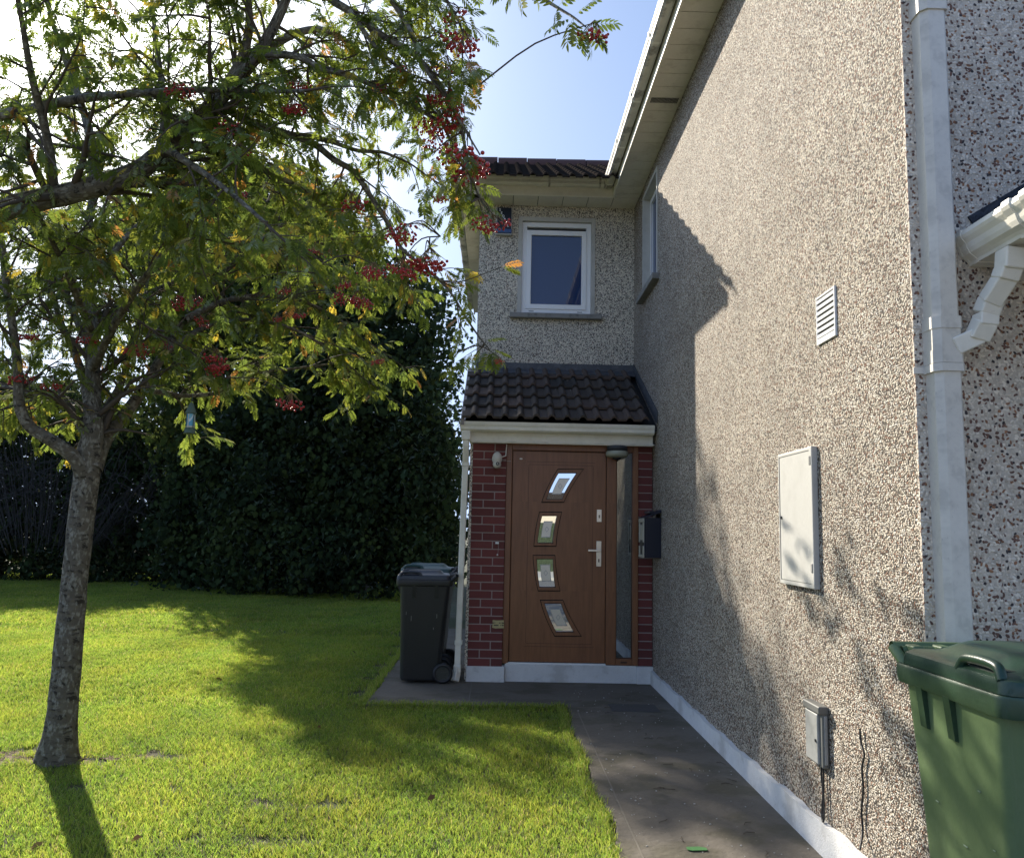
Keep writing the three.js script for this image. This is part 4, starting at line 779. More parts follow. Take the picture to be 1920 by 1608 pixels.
const stalkMat = std(0.20, 0.14, 0.06, { roughness: 0.8 });
function rowan(name, label, stems, o) {
  const t = thing(name, label, 'tree', [0, 0, 0]);
  const leaves = [], twigs = [], tips = [];
  const fd = at(355, 786, -5.1), addLeaf = (p, dir, L) => { const q = p.clone().sub(camera.position), f = fd.clone().sub(camera.position), l = f.length(); f.normalize(); const a = q.dot(f); if (a < l + 0.1 && q.addScaledVector(f, -a).length() < 0.13) return; leaves.push([p.clone(), dir.clone().normalize(), L]); };
  function twig(p, dir, len, r, lvl) {
    const n = lvl === 1 ? 6 : 4, pts = [p.clone()], d = dir.clone().normalize();
    for (let i = 0; i < n; i++) { d.x += rr(-0.22, 0.22); d.y += rr(-0.2, 0.2) - (lvl === 1 ? 0.05 : 0.09) * (i / n) * 2; d.z += rr(-0.22, 0.22); d.normalize(); pts.push(pts[i].clone().addScaledVector(d, len / n)); }
    if (o.keep && !o.keep(pts[n])) return;
    twigs.push(tube(pts, pts.map((_, i) => r * (1 - 0.75 * i / n)), lvl === 1 ? 5 : 4, lvl === 1 ? 2 : 1));
    const pos = (s) => { const k = Math.min(s * n, n - 0.001), i = Math.floor(k); return pts[i].clone().lerp(pts[i + 1], k - i); };
    if (lvl === 1) {
      for (let s = 0.18; s < 1; s += (o.twigGap ?? 0.13) / len) { const c = V(rr(-1, 1), rr(-0.7, 0.6), rr(-1, 1)).addScaledVector(d, 0.6); twig(pos(Math.min(s + rr(0, 0.03), 1)), c, rr(0.14, 0.36), r * 0.45, 2); }
      for (let s = 0.5; s <= 1; s += 0.055 / len) leafAt(pos(s), d);
      tips.push(pts[n]);
    } else { for (let s = 0.25; s <= 1.001; s += (o.step ?? 0.045) / len) leafAt(pos(Math.min(1, s)), d); if (rnd() < 0.3) tips.push(pts[n]); }
  }
  function leafAt(p, d) { const a = V(rr(-1, 1), rr(-0.8, 0.35), rr(-1, 1)).addScaledVector(d, 0.7); addLeaf(p, a, rr(0.085, 0.15) * (o.leafScale ?? 1)); }
  stems.forEach(({ pts, r, kind = 'branch', from = 0.3, gap = 0.22, len = [0.45, 1.0], end = true, seg = 9, thin = 1 }) => {
    if (kind) part(kind, tube(pts, r, kind === 'trunk' ? 20 : seg, 5, kind === 'trunk' ? 0.05 : 0.05, Math.floor(pts[0].x * 1000)), M.bark, t);
    if (from === null) return;
    const c = new THREE.CatmullRomCurve3(pts, false, 'centripetal'), L = c.getLength(), a = V(0, 0, 0);
    for (let s = from * L; s < L; s += gap * thin * (o.gap ?? 1) * rr(0.7, 1.3)) {
      const u = s / L; c.getPoint(u, a); const tan = c.getTangent(u), dir = V(rr(-1, 1), rr(-0.5, 0.8), rr(-1, 1)).addScaledVector(tan, 0.7);
      twig(a.clone(), dir, rr(len[0], len[1]) * (1 - 0.35 * u), Math.max(0.006, r[Math.min(r.length - 1, Math.floor(u * r.length))] * 0.42), 1);
    }
    if (end) twig(c.getPoint(1), c.getTangent(1), 0.45, r[r.length - 1] * 0.9, 1);
  });
  o.extra?.(t, addLeaf, twigs);
  part('twigs', twigs, M.twig, t).userData = { kind: 'stuff', label: 'thin leafy twigs of the crown' };
  // leaves: the nearest ones in view singly, the rest as one mass
  const frus = new THREE.Frustum().setFromProjectionMatrix(new THREE.Matrix4().multiplyMatrices(camera.projectionMatrix, camera.matrixWorldInverse));
  camera.updateMatrixWorld(true); camera.updateProjectionMatrix(); camera.matrixWorldInverse.copy(camera.matrixWorld).invert();
  frus.setFromProjectionMatrix(new THREE.Matrix4().multiplyMatrices(camera.projectionMatrix, camera.matrixWorldInverse));
  const order = leaves.map((l, i) => [i, frus.containsPoint(l[0]) ? l[0].distanceTo(camera.position) / l[2] : 1e9]).sort((a, b) => a[1] - b[1]), single = new Set(order.slice(0, o.single).map((q) => q[0]));
  const mx = new THREE.Matrix4(), place = (p, d, L) => { const x = d, y = V(rr(-0.35, 0.35), 1, rr(-0.35, 0.35)); y.addScaledVector(x, -y.dot(x)).normalize(); const z = V(0, 0, 0).crossVectors(x, y); mx.makeBasis(x.clone().multiplyScalar(L), y.clone().multiplyScalar(L), z.multiplyScalar(L)); mx.setPosition(p); return mx; };
  const rest = leafGeos.map(() => []);
  leaves.forEach(([p, d, L], i) => {
    const k = Math.floor(rnd() * 3), ci = pickCol(); place(p, d, L);
    if (single.has(i)) { const m = prep(new THREE.Mesh(leafGeos[k], leafMats[ci])); m.name = 'leaf'; mx.decompose(m.position, m.quaternion, m.scale); t.add(m); }
    else rest[k].push([mx.clone(), ci]);
  });
  rest.forEach((l, k) => {
    const m = prep(new THREE.InstancedMesh(leafGeos[k], leafInst, l.length)), c = new THREE.Color(); m.name = 'foliage'; m.userData = { kind: 'stuff', label: 'mass of pinnate green and yellowing leaves' };
    l.forEach(([q, ci], i) => { m.setMatrixAt(i, q); const f = rr(0.8, 1.25); c.setRGB(leafCols[ci][0] * f, leafCols[ci][1] * f, leafCols[ci][2] * f); m.setColorAt(i, c); }); t.add(m);
  });
  (o.berries ?? []).forEach(([u, v, z, s = 1], i) => {
    const b = group('berry_cluster', t), p = at(u, v, z); b.position.copy(p); b.position.y += 0.05 * s; b.rotation.set(rr(-0.4, 0.4), rr(0, 6), rr(-0.4, 0.4)); b.scale.setScalar(s * rr(0.85, 1.15));
    part('berries', clusterGeos[i % 3][0], berryMat, b); part('stalks', clusterGeos[i % 3][1], stalkMat, b);
    // leaves round the stalk, on a short twig to the nearest tip
    let best = null, bd = 9; for (const q of tips) { const dd = q.distanceTo(b.position); if (dd < bd) { bd = dd; best = q; } }
    if (best && bd < 1.2) part('twig', tube([best, best.clone().lerp(b.position, 0.5).add(V(0, 0.05, 0)), b.position], [0.004, 0.0035, 0.002], 5, 3), M.twig, t);
  });
  console.log(name, 'leaves', leaves.length, 'twigs', twigs.length);
  return t;
}
const path = (z0, z1, ...l) => l.map(([u, v], i) => at(u, v, z0 + (z1 - z0) * i / (l.length - 1)));
const fade = (a, b, n) => Array.from({ length: n }, (_, i) => a + (b - a) * Math.pow(i / (n - 1), 0.8));
{
  const S = [];
  const tr = [[107, 1440, 0.150], [108, 1415, 0.128], [111, 1380, 0.105], [117, 1330, 0.092], [124, 1250, 0.086], [138, 1100, 0.081], [149, 1000, 0.079], [160, 905, 0.078], [168, 850, 0.088], [173, 815, 0.070], [173, 740, 0.050], [173, 660, 0.045], [168, 560, 0.040], [160, 460, 0.033], [175, 360, 0.026], [190, 250, 0.018]];
  S.push({ pts: tr.map((q, i) => at(q[0], q[1], i < 10 ? -5.5 : -5.5 - (i - 9) * 0.1)), r: tr.map((q) => q[2]), kind: 'trunk', from: 0.55 });
  const B = (z0, z1, r0, r1, l, o = {}) => { const pts = path(z0, z1, ...l); S.push({ pts, r: fade(r0, r1, pts.length), ...o }); };
  B(-5.48, -5.0, 0.056, 0.016, [[158, 900], [146, 868], [125, 846], [95, 825], [58, 802], [38, 770], [33, 700], [24, 620], [12, 540], [0, 440], [-20, 330]], { from: 0.55 });
  B(-5.5, -6.4, 0.044, 0.014, [[165, 815], [150, 790], [142, 766], [120, 750], [90, 741], [44, 735], [-20, 715], [-90, 680]], { from: 0.45 });
  B(-5.55, -6.4, 0.040, 0.014, [[168, 760], [160, 720], [150, 690], [130, 640], [112, 600], [95, 540], [70, 460]], { from: 0.45 });
  B(-5.55, -6.7, 0.036, 0.012, [[180, 810], [200, 765], [218, 735], [232, 700], [245, 650], [265, 590], [280, 500]], { from: 0.5 });
  B(-5.48, -6.5, 0.062, 0.014, [[172, 880], [188, 838], [207, 808], [235, 775], [262, 737], [290, 690], [320, 640], [360, 575], [420, 510], [490, 450], [560, 400]], { from: 0.55, len: [0.4, 0.85] });
  B(-5.8, -7.0, 0.024, 0.007, [[262, 735], [300, 735], [342, 742], [410, 735], [470, 703], [560, 690], [640, 680]], { from: 0.25, len: [0.35, 0.7] });
  B(-5.9, -6.9, 0.030, 0.007, [[345, 600], [400, 572], [460, 556], [550, 560], [630, 595], [690, 645]], { from: 0.2, len: [0.35, 0.75] });
  B(-5.8, -6.6, 0.026, 0.007, [[305, 665], [370, 620], [430, 600], [530, 610], [610, 650], [660, 690]], { from: 0.25, len: [0.3, 0.6] });
  B(-6.3, -7.5, 0.022, 0.006, [[470, 468], [560, 452], [650, 470], [740, 520]], { from: 0.15, len: [0.35, 0.7] });
  B(-5.7, -8.0, 0.034, 0.010, [[173, 700], [210, 610], [250, 540], [330, 450], [400, 350]], { from: 0.3 });
  B(-5.7, -7.8, 0.034, 0.010, [[172, 660], [130, 570], [90, 470], [50, 360]], { from: 0.3 });
  B(-5.6, -4.3, 0.032, 0.010, [[172, 690], [230, 580], [310, 470], [400, 360]], { from: 0.35 });
  B(-5.6, -4.4, 0.030, 0.010, [[170, 620], [120, 500], [60, 380]], { from: 0.35 });
  B(-5.9, -6.8, 0.030, 0.010, [[166, 540], [250, 430], [380, 350], [520, 310]], { from: 0.3 });
  B(-6.0, -7.6, 0.026, 0.008, [[172, 600], [300, 540], [440, 480], [560, 470], [640, 510]], { from: 0.3 });
  const bz = [[553, 592], [657, 440, 1.1], [662, 384, 1.3], [650, 400], [690, 512, 1.1], [620, 475], [645, 532], [637, 562], [680, 572, 1.2], [670, 560], [705, 678, 0.8], [545, 757, 1.15], [405, 672, 1.1], [402, 695, 1.1], [410, 685], [50, 630], [165, 640], [245, 660], [262, 658], [35, 710], [95, 722, 0.9], [440, 362], [432, 350], [446, 372], [540, 380], [330, 572], [348, 560], [355, 568], [530, 545, 0.8], [540, 497, 0.8], [475, 522, 0.8], [380, 605, 0.8], [310, 650, 0.7], [540, 325, 0.8], [520, 600, 0.6], [590, 470, 0.8]];
  rowan('rowan_tree', 'rowan tree with a single leaning trunk and red berries standing on the lawn', S, { single: 130, leafScale: 0.74, gap: 0.42, twigGap: 0.085, step: 0.034, berries: bz.map(([u, v, s]) => [u, v, u > 600 ? -5.6 : -5.2, s ?? 1]), keep: (p) => p.y > 1.75 && p.x < 0.25 && p.z < -3.4 });
}
{
  const S = [], B = (z0, z1, r0, r1, l, o = {}) => { const pts = path(z0, z1, ...l); S.push({ pts, r: fade(r0, r1, pts.length), ...o }); return pts; };
  const limb = path(-4.25, -3.95, [-70, 415], [0, 393], [60, 378], [130, 362], [200, 343], [270, 313], [330, 266], [380, 214], [430, 163], [475, 112], [508, 58], [532, 8], [560, -70], [585, -190]);
  const tp = [V(-3.55, -0.03, -4.5), V(-3.52, 0.3, -4.5), V(-3.5, 1.0, -4.45), V(-3.4, 1.9, -4.4), V(-3.2, 2.6, -4.35)];
  S.push({ pts: [...tp, ...limb], r: [0.15, 0.115, 0.09, 0.08, 0.075, 0.067, 0.062, 0.059, 0.056, 0.053, 0.049, 0.045, 0.04, 0.036, 0.031, 0.027, 0.025, 0.022, 0.016], kind: 'trunk', from: 0.42, len: [0.4, 0.8] });
  B(-4.1, -4.0, 0.036, 0.014, [[412, 182], [432, 150], [448, 120], [462, 80], [467, 30], [460, -25], [445, -130]], { from: 0.3 });
  B(-4.3, -3.8, 0.036, 0.008, [[-90, 260], [-30, 226], [60, 203], [150, 185], [250, 176], [330, 170], [420, 168], [500, 172], [572, 170]], { from: 0.2, len: [0.35, 0.7] });
  B(-4.0, -3.9, 0.024, 0.006, [[470, 118], [490, 104], [520, 102], [561, 107], [599, 127], [644, 138], [688, 155], [726, 172], [761, 193], [798, 213], [826, 230], [852, 275], [880, 305]], { thin: 1.75, from: 0.1, len: [0.3, 0.55], gap: 0.16 });
  B(-4.15, -4.2, 0.030, 0.007, [[352, 243], [390, 212], [427, 206], [455, 223], [492, 237], [541, 251], [585, 256], [620, 265], [671, 282], [716, 285], [742, 294]], { thin: 1.75, from: 0.15, len: [0.25, 0.5], gap: 0.16 });
  B(-4.2, -4.3, 0.022, 0.0035, [[520, 246], [560, 258], [592, 272], [626, 299], [661, 320], [688, 357], [712, 395], [734, 430], [750, 462], [786, 494], [823, 524], [846, 550], [873, 594], [898, 631], [918, 655]], { from: 0.1, len: [0.2, 0.38], gap: 0.17, end: false });
  B(-4.26, -4.28, 0.0055, 0.002, [[823, 524], [845, 529], [868, 527], [910, 512], [940, 500]], { from: null });
  B(-3.9, -3.75, 0.026, 0.0035, [[560, -70], [590, -38], [623, 0], [654, 20], [688, 45], [726, 72], [757, 89], [781, 106], [809, 137], [836, 179], [860, 225], [873, 280], [889, 347], [902, 375], [917, 396]], { thin: 1.75, from: 0.12, len: [0.22, 0.42], gap: 0.15, end: false });
  B(-3.8, -3.9, 0.016, 0.004, [[654, 20], [670, 42], [685, 62], [709, 93], [747, 127], [775, 160], [800, 200], [815, 245]], { thin: 1.75, from: 0.1, len: [0.22, 0.45], gap: 0.14 });
  B(-3.9, -3.7, 0.020, 0.004, [[650, -90], [700, -40], [733, 0], [754, 31], [771, 62], [788, 110], [815, 155], [843, 196], [870, 240], [900, 290]], { thin: 1.75, from: 0.1, len: [0.2, 0.4], gap: 0.15 });
  B(-3.9, -3.5, 0.018, 0.004, [[660, -150], [760, -60], [820, -20], [852, 25], [868, 60]], { thin: 1.75, from: 0.1, len: [0.2, 0.4], gap: 0.15 });
  B(-3.6, -3.05, 0.016, 0.003, [[700, -180], [850, -110], [960, -45], [1010, -8], [1045, 14], [1075, 32], [1098, 50]], { from: null });
  B(-4.2, -4.6, 0.034, 0.008, [[300, 292], [310, 220], [300, 140], [290, 60], [280, -40]], { from: 0.15 });
  B(-4.2, -5.0, 0.034, 0.008, [[180, 345], [170, 260], [140, 160], [100, 50], [70, -60]], { from: 0.2 });
  B(-4.2, -3.4, 0.030, 0.008, [[100, 366], [90, 270], [60, 150], [40, 40], [20, -60]], { from: 0.2 });
  B(-4.2, -3.5, 0.028, 0.008, [[250, 320], [300, 280], [360, 310], [430, 360], [500, 420]], { from: 0.3, len: [0.3, 0.6] });
  B(-4.1, -4.9, 0.028, 0.008, [[480, 105], [560, 60], [620, 60], [690, 110], [740, 170]], { thin: 1.75, from: 0.2, len: [0.3, 0.6] });
  B(-4.1, -4.7, 0.026, 0.008, [[330, 262], [420, 290], [520, 330], [600, 380], [650, 440]], { from: 0.2, len: [0.3, 0.6] });
  const bz = [[1115, 62, -3.05, 0.9], [845, 30], [868, 80, -3.6, 1.15], [850, 86], [880, 84], [838, 125], [843, 190], [856, 195, -3.7, 0.9], [808, 184], [838, 236, -3.8, 1.3], [850, 228, -3.8, 1.1], [825, 244], [795, 240], [815, 275, -3.8, 1.0], [848, 296, -3.8, 1.1], [876, 318, -3.75, 1.6], [868, 308, -3.75, 1.4], [888, 322, -3.75, 1.1], [905, 422, -3.75, 1.0], [924, 424, -3.75, 1.0], [745, 143, -3.8, 0.8], [758, 440], [742, 448], [805, 490, -4.2, 1.3], [795, 500, -4.2, 1.3], [768, 510, -4.2, 1.1], [752, 508], [700, 513], [825, 372, -4.0, 0.8], [550, 205], [560, 160, -4, 0.9], [545, 200], [345, 172, -3.9, 1.0], [330, 176], [430, 250], [445, 285], [660, 385, -4.2, 1.2], [935, 678, -4.25, 0.5], [725, 165, -3.9, 0.9], [855, 430, -4.2, 0.6]];
  rowan('rowan_tree', 'rowan limb reaching in from the left edge with drooping berry twigs before the house', S, {
    single: 160, leafScale: 0.70, gap: 0.52, twigGap: 0.095, step: 0.036, keep: (p) => p.z < -2.6 && p.x < -0.10, berries: bz.map(([u, v, z = -3.9, s = 1]) => [u, v, z, s]),
    extra: (t, leaf, twigs) => {
      const spray = (u, v, z, list, L = 0.12) => list.forEach(([a, b, c]) => leaf(at(u, v, z), V(a, b, c), L));
      spray(1098, 50, -3.05, [[0.7, -0.5, 0.1], [0.3, -0.9, 0.2], [-0.3, -0.9, 0.1], [0.9, 0.2, 0.2], [0.5, 0.1, -0.7]]);
      spray(1075, 32, -3.08, [[-0.3, -0.9, 0.2], [0.1, -1, -0.2], [-0.9, -0.4, 0.2], [0.6, 0.6, 0.2]]);
      spray(1045, 14, -3.12, [[-0.5, 0.3, 0.3], [-0.2, -0.8, 0.3], [0.5, 0.7, 0]]);
      spray(975, -35, -3.4, [[-0.6, -0.8, 0.1], [-0.1, -1, 0.1], [-0.9, -0.4, 0], [0.6, -0.6, 0.2]], 0.14);
      spray(918, 655, -4.3, [[0.7, -0.5, 0.2], [0.3, -0.9, 0.2], [-0.8, -0.5, 0.1], [0.9, -0.1, 0.2], [-0.2, -0.9, -0.1], [0.6, -0.9, 0.1]], 0.11);
      spray(905, 640, -4.3, [[-1, -0.3, 0.1], [0.8, 0.3, 0.1]], 0.11);
      spray(940, 500, -4.28, [[0.9, 0.4, 0.1], [0.8, -0.1, 0.2], [0.9, 0.1, -0.5]], 0.10);
      spray(868, 527, -4.27, [[0.6, 0.6, 0.2], [-0.5, 0.5, 0.1], [0.7, -0.5, 0.2]], 0.08);
      spray(905, 380, -3.76, [[0.9, -0.4, 0.1], [0.7, -0.8, 0.2], [-0.8, -0.5, 0]], 0.10);
      spray(889, 347, -3.76, [[0.9, -0.1, 0.1], [-0.8, -0.2, 0], [0.9, -0.5, -0.2]], 0.12);
    },
  });
}
// bird feeder hanging under the crown
{
  const p = at(355, 813, -5.1), t = thing('bird_feeder', 'green lantern shaped bird feeder with a pale blue print hanging below the rowan', 'bird feeder', [p.x, p.y, p.z]);
  t.scale.setScalar(0.80); const gm = std(0.09, 0.135, 0.10, { roughness: 0.6 }), lat = (l, n = 24) => new THREE.LatheGeometry(l.map((q) => new THREE.Vector2(...q)), n);
  part('base', lat([[0, 0], [0.045, 0], [0.046, 0.006], [0.040, 0.012], [0.038, 0.045], [0.0, 0.045]]), gm, t);
  part('print_panel', lat([[0.034, 0.046], [0.034, 0.155], [0.0, 0.155]]), new THREE.MeshStandardMaterial({ roughness: 0.4, map: dataTex(256, 128, (u, v) => { const w = (u * 4) % 1, arc = Math.abs(v - (0.25 + 0.6 * w * w)) < 0.05; return w > 0.82 || v > 0.92 || v < 0.06 ? [0.5, 0.47, 0.36] : arc ? [0.6, 0.68, 0.7] : v < 0.25 + 0.6 * w * w ? [0.10, 0.36, 0.52] : [0.20, 0.45, 0.52]; }, 1, true) }), t);
  part('frame_bar', [0, 1, 2, 3].map((k) => new THREE.CylinderGeometry(0.003, 0.003, 0.11, 6).translate(Math.cos(k * 1.571 + 0.6) * 0.037, 0.10, Math.sin(k * 1.571 + 0.6) * 0.037)), gm, t);
  part('roof', lat([[0.0, 0.155], [0.043, 0.155], [0.042, 0.162], [0.028, 0.20], [0.015, 0.235], [0.004, 0.245], [0, 0.246]]), gm, t);
  part('hanging_wire', tube([V(0, 0.245, 0), V(0.004, 0.29, 0), V(0, 0.345, 0)], [0.0018, 0.0018, 0.0018], 6, 2), gm, t);
}

// ------------------------------------------------------------------ trees and hedge at the far end of the lawn
function clump(n, rad, size, seed, lobes) {   // a tuft of broad leaves
  const rn = mulberry(seed), pos = [], nor = [], col = [], idx = [];
  for (let i = 0; i < n; i++) {
    const p = V(rn() - 0.5, rn() - 0.5, rn() - 0.5).normalize().multiplyScalar(rad * Math.cbrt(rn())), d = V(rn() - 0.5, -0.5 * rn() - 0.1, rn() - 0.5).normalize(), up = V(rn() - 0.5, 0.9, rn() - 0.2);
    up.addScaledVector(d, -up.dot(d)).normalize(); const s = V(0, 0, 0).crossVectors(d, up), L = size * (0.7 + 0.6 * rn()), b = pos.length / 3, k = 0.75 + 0.5 * rn();
    const out = lobes ? [[0, 0], [0.25, 0.42], [0.5, 0.24], [0.62, 0.46], [0.75, 0.17], [1, 0], [0.75, -0.17], [0.62, -0.46], [0.5, -0.24], [0.25, -0.42]] : [[0, 0], [0.35, 0.25], [0.7, 0.2], [1, 0], [0.7, -0.2], [0.35, -0.25]];
    for (const [a, c] of [[0.45, 0], ...out]) { const q = p.clone().addScaledVector(d, a * L).addScaledVector(s, c * L).addScaledVector(up, Math.abs(c) * L * 0.2 - a * a * L * 0.15); pos.push(q.x, q.y, q.z); nor.push(up.x, up.y, up.z); col.push(k, k, k); }
    for (let j = 1; j <= out.length; j++) idx.push(b, b + j, b + (j % out.length) + 1);
  }
  const g = new THREE.BufferGeometry(); g.setAttribute('position', new THREE.Float32BufferAttribute(pos, 3)); g.setAttribute('normal', new THREE.Float32BufferAttribute(nor, 3)); g.setAttribute('color', new THREE.Float32BufferAttribute(col, 3)); g.setIndex(idx); return g;
}
const broadMat = leafMat({ vertexColors: true, transmission: 0.4, roughness: 0.97, specularIntensity: 0.25 });
const broad = [clump(24, 0.34, 0.125, 61, true), clump(24, 0.34, 0.11, 62, true)], small = [clump(26, 0.3, 0.075, 63, false), clump(26, 0.3, 0.065, 64, false)];
function foliage(parent, geos, spots, cols, label) {
  geos.forEach((g, k) => {
    const l = spots.filter((_, i) => i % geos.length === k), m = prep(new THREE.InstancedMesh(g, broadMat, l.length)); m.name = 'foliage'; m.userData = { kind: 'stuff', label };
    const mx = new THREE.Matrix4(), q = new THREE.Quaternion(), c = new THREE.Color();
    l.forEach(([p, s], i) => { q.setFromEuler(new THREE.Euler(rr(-0.5, 0.5), rr(0, 6.28), rr(-0.5, 0.5))); mx.compose(p, q, V(s, s, s)); m.setMatrixAt(i, mx); const a = cols[Math.floor(rnd() * cols.length)], f = rr(0.75, 1.25); c.setRGB(a[0] * f, a[1] * f, a[2] * f); m.setColorAt(i, c); });
    parent.add(m);
  });
}
const barkFar = std(0.06, 0.05, 0.038, { roughness: 0.95 });
// a crown of lobes round given centres [x, y, z, radius x, radius y, radius z]
function bigTree(name, label, base, lobes, per, cols, geos, dens = 1) {
  const t = thing(name, label, 'tree', [0, 0, 0]), B = V(...base), top = lobes.reduce((m, l) => Math.max(m, l[1]), 0);
  part('trunk', tube([B, V(base[0] + 0.1, top * 0.35, base[2]), V(base[0] - 0.1, top * 0.7, base[2]), V(base[0], top, base[2])], [0.28, 0.2, 0.13, 0.04], 10, 4, 0.05, 7), barkFar, t);
  lobes.forEach((l) => part('limb', tube([V(base[0], Math.min(top * 0.6, Math.max(1.2, l[1] * 0.45)), base[2]), V((base[0] + l[0]) / 2, l[1] * 0.78, (base[2] + l[2]) / 2), V(l[0], l[1], l[2])], [0.11, 0.07, 0.03], 7, 3), barkFar, t));
  const spots = [];
  lobes.forEach(([x, y, z, a, b, c]) => { const n = Math.round(per * a * b * 1.3 * dens); for (let i = 0; i < n; i++) { const d = V(rr(-1, 1), rr(-1, 1), rr(-1, 1)).normalize(), r = Math.pow(rnd(), 0.42) * (0.86 + 0.3 * fbm(d.x * 0.5 + 0.5 + x, d.y * 0.5 + 0.5 + y, 4, 2, 33)); const p = V(x + d.x * a * r, y + d.y * b * r, z + d.z * c * r); if (p.y > 0.15) spots.push([p, rr(0.75, 1.3)]); } });
  foliage(t, geos, spots, cols, 'dense leaves of the crown');
  return t;
}
const deep = [[0.036, 0.058, 0.020], [0.048, 0.074, 0.024], [0.030, 0.050, 0.022], [0.068, 0.095, 0.028]], mid = [[0.06, 0.09, 0.02], [0.08, 0.11, 0.025], [0.05, 0.075, 0.022], [0.10, 0.12, 0.03]];
bigTree('sycamore_tree', 'tall dark sycamore tree standing against the left side of the house', [-3.2, 0, -19.5], [[-2.3, 3.2, -18.6, 1.7, 2.8, 1.6], [-3.6, 3.4, -18.8, 1.9, 3.2, 1.6], [-5.0, 3.0, -19.2, 1.9, 2.9, 1.6], [-3.4, 6.3, -19.4, 2.0, 2.2, 1.8], [-2.2, 5.8, -19.0, 1.2, 1.9, 1.4], [-4.6, 7.2, -19.6, 1.9, 2.2, 1.8], [-1.6, 2.4, -18.4, 1.0, 2.2, 1.4], [-3.0, 0.9, -18.0, 2.2, 1.0, 0.8], [-5.2, 0.8, -18.6, 1.2, 0.9, 0.8], [-6.7, 0.9, -19.6, 1.6, 1.1, 0.8], [-6.9, 2.3, -19.8, 1.3, 1.5, 0.8]], 56, deep, broad, 1.15);
bigTree('beech_tree', 'tall green tree behind the rowan crown beside the sycamore', [-6.4, 0, -20.5], [[-6.0, 8.6, -20.4, 2.0, 2.0, 1.9], [-7.4, 7.2, -20.8, 1.9, 2.3, 1.9], [-5.2, 8.9, -20.2, 1.5, 1.6, 1.6], [-6.8, 4.6, -20.6, 2.0, 2.6, 1.8], [-8.2, 5.6, -20.9, 1.3, 2.3, 1.5], [-8.1, 8.6, -20.5, 1.9, 1.9, 1.8], [-9.3, 8.8, -20.4, 0.9, 1.2, 1.1], [-6.9, 10.1, -20.5, 1.5, 1.2, 1.5]], 50, mid, broad, 1.0);
{
  const t = thing('hedge', 'dense dark hedge along the far edge of the lawn', 'hedge', [0, 0, 0]), spots = [];
  part('stem', Array.from({ length: 26 }, (_, i) => tube([V(-18 + i * 0.68, 0, -22.6 + rr(-0.2, 0.2)), V(-18 + i * 0.68 + rr(-0.3, 0.3), 2, -22.6), V(-18 + i * 0.68 + rr(-0.5, 0.5), 3.8, -22.5)], [0.06, 0.045, 0.02], 6, 2)), barkFar, t);
  for (let i = 0; i < 8500; i++) {
    const x = rr(-18.5, -1.2), hx = 4.5 + 0.5 * Math.sin(x * 0.9) + 0.35 * Math.sin(x * 2.7 + 1) + 0.6 * THREE.MathUtils.smoothstep(-x, 11.5, 13.5), y = Math.pow(rnd(), 1.1) * hx, z = -22.2 + rr(-1.6, 1.15) + 0.25 * Math.sin(x * 1.7) - 0.05 * y;
    spots.push([V(x, y + 0.1, z), rr(0.8, 1.3)]);
  }
  { const tip = []; for (let i = 0; i < 700; i++) { const x = rr(-18.5, -1.2), hx = 4.4 + 0.5 * Math.sin(x * 0.9) + 0.35 * Math.sin(x * 2.7 + 1) + 0.6 * THREE.MathUtils.smoothstep(-x, 11.5, 13.5); tip.push([V(x, hx + rr(-0.5, 0.3), -22.3 + rr(-1.2, 1.1)), rr(0.6, 1)]); } foliage(t, small, tip, mid, 'leaf clumps coloured lighter as painted sunlight along the top of the hedge'); }  // lighter green paints sunlit highlights onto the hedge top
  foliage(t, [...small, ...broad], spots, deep.concat([[0.07, 0.07, 0.03]]), 'dense leaves of the hedge');
}
{
  const t = thing('bare_shrub', 'mound of bare tangled grey twigs in front of the hedge behind the rowan trunk', 'shrub', [0, 0, 0]), list = [], g = std(0.05, 0.045, 0.04, { roughness: 1 });
  for (let i = 0; i < 230; i++) {
    const a = rr(0, 6.28), r = Math.sqrt(rnd()), x = -11.2 + Math.cos(a) * r * 2.9, z = -21.2 + Math.sin(a) * r * 0.9, h = (3.9 + 0.5 * Math.sin(x * 1.3)) * (1 - 0.35 * r * r) * rr(0.55, 1.05), pts = [V(x * 0.6 - 4.5, h * 0.4, z), V(x, h, z + 0.1)];
    let p = pts[1].clone(), d = V(rr(-0.6, 0.6), -0.2, rr(-0.1, 0.7)); for (let k = 0; k < 5; k++) { d.add(V(rr(-0.75, 0.75), rr(-0.55, 0.25), rr(-0.5, 0.5))).normalize(); p = p.clone().addScaledVector(d, 0.3); if (p.y < 0.05) break; pts.push(p); }
    list.push(tube(pts, pts.map((_, k) => 0.009 * (1 - k / pts.length * 0.7)), 4, 2));
  }
  part('twigs', list, g, t).userData = { kind: 'stuff', label: 'tangle of bare hanging twigs' };
}
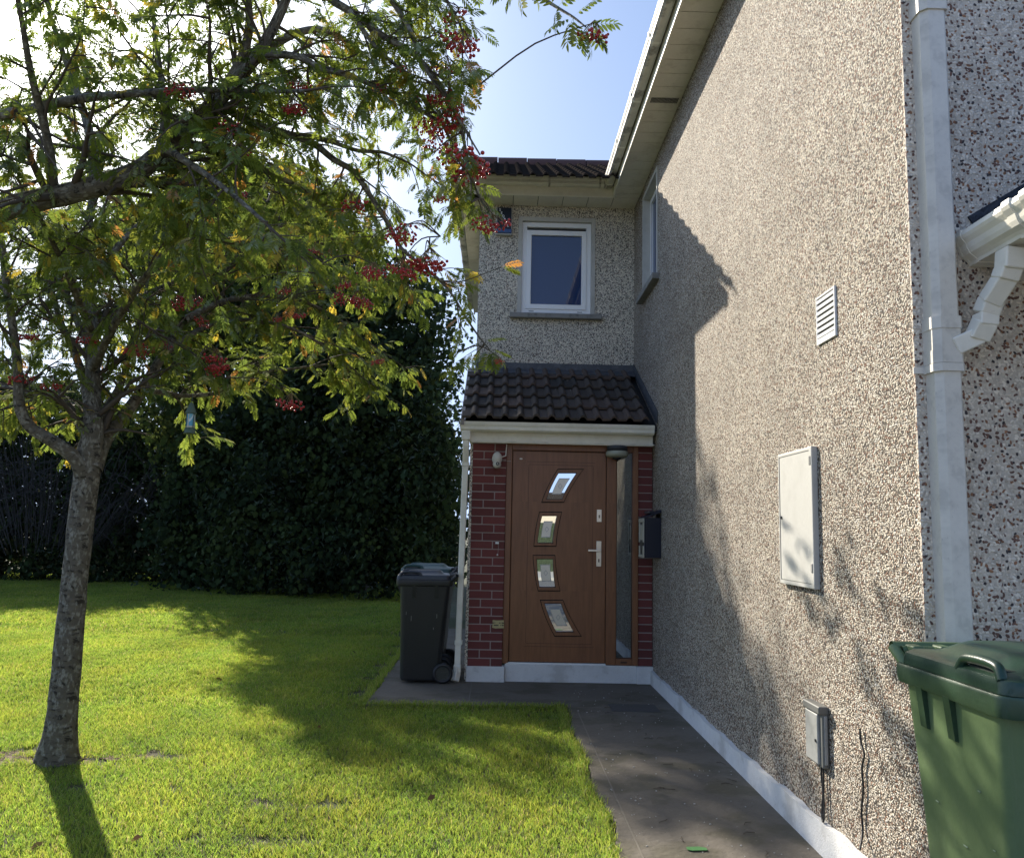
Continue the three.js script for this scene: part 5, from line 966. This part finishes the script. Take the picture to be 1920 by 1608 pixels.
// ------------------------------------------------------------------ fallen leaves and crumbs
{
  const brown = [[0.16, 0.09, 0.035], [0.22, 0.15, 0.05], [0.10, 0.06, 0.03], [0.40, 0.16, 0.05]].map((c) => leafMat({ color: new THREE.Color().setRGB(...c), transmission: 0.15 }));
  const g = clump(1, 0.0001, 0.075, 5, false), spots = [[830, 1380, 0], [813, 1545, 0], [600, 1497, 1], [1170, 1385, 0], [706, 1350, 0], [266, 1568, 3], [410, 1595, 2], [1590, 1100, 0], [535, 1270, 2], [415, 1190, 2]];
  const px = [[660, 1220, 'dark brown fallen leaf in the shaded grass left of the black bin'], [405, 1270, 'small tan fallen leaf in the sunny middle of the lawn'], [815, 1490, 'dry fallen leaf in the grass near the bend of the path'], [265, 1568, 'orange fallen leaf in the grass right of the trunk shadow'], [600, 1358, 'reddish fallen leaf in the dappled grass below the path end'], [80, 1577, 'pale fallen leaf at the lower left corner of the lawn'], [990, 1337, 'curled fallen leaf standing at the grass edge below the door']];
  px.forEach(([u, v, label], i) => { const d = at(u, v, -1).sub(camera.position), p = camera.position.clone().addScaledVector(d, (0.02 - 1.5) / d.y); const m = prep(new THREE.Mesh(g, brown[[2, 1, 0, 3, 0, 1, 2][i]])); m.name = numbered('fallen_leaf'); m.position.copy(p); m.rotation.set(rr(-0.5, 0.5), rr(0, 6), rr(-0.5, 0.5)); m.userData = { label, category: 'leaf', group: 'fallen leaves on the lawn' }; scene.add(m); });
  // the green leaf and the crumbs on the path
  const onY = (u, v, y) => { const d = at(u, v, -1).sub(camera.position); return camera.position.clone().addScaledVector(d, (y - 1.5) / d.y); };
  const a = onY(1306, 1591, 0.004), gl = prep(new THREE.Mesh(prismZ([[-0.048, -0.012], [-0.03, -0.026], [0.046, -0.026], [0.05, 0.004], [0.02, 0.02], [-0.044, 0.02]], 0, 0.003).rotateX(-Math.PI / 2), std(0.06, 0.20, 0.055, { roughness: 0.6 })));
  gl.name = numbered('paper_scrap'); gl.position.copy(a); gl.rotation.y = 0.1; gl.userData = { label: 'flat bright green scrap lying on the path near the viewer', category: 'litter' }; scene.add(gl);
  const c = onY(1190, 1328, 0.0), pl = prep(new THREE.Mesh(box(-0.21, 0.20, -0.004, 0.004, -0.16, 0.14), std(0.078, 0.073, 0.068, { roughness: 0.9, bumpMap: noiseB, bumpScale: 0.003 })));
  pl.name = numbered('cover_plate'); pl.position.copy(c); pl.userData = { label: 'dark rectangular cover plate set in the path near the door', category: 'cover plate' }; scene.add(pl);
  const cr = [], rn = mulberry(88); for (let i = 0; i < 150; i++) { const x = 0.7 + rn() * 0.85, z = -3.2 - rn() * 5, s = 0.003 + 0.007 * rn() * rn(); cr.push(new THREE.IcosahedronGeometry(s, 0).scale(1, 0.5, 1).translate(x, s * 0.3, z)); }
  const crumbs = part('path_crumbs', cr, std(0.42, 0.40, 0.36, { roughness: 1 }), scene); crumbs.userData = { kind: 'stuff', label: 'pale crumbs of stone scattered on the concrete path', category: 'gravel' };
  const tw = []; for (let i = 0; i < 26; i++) { const x = 0.75 + rn() * 0.8, z = -4 - rn() * 4, q = rn() * 6; tw.push(tube([V(x, 0.005, z), V(x + Math.cos(q) * 0.03, 0.008, z + Math.sin(q) * 0.03), V(x + Math.cos(q + 0.4) * 0.07, 0.004, z + Math.sin(q + 0.4) * 0.07)], [0.0025, 0.002, 0.0015], 4, 1)); }
  part('path_twigs', tw, M.twig, scene).userData = { kind: 'stuff', label: 'short dry twigs scattered on the concrete path', category: 'twigs' };
}
renderer.render(scene, camera);
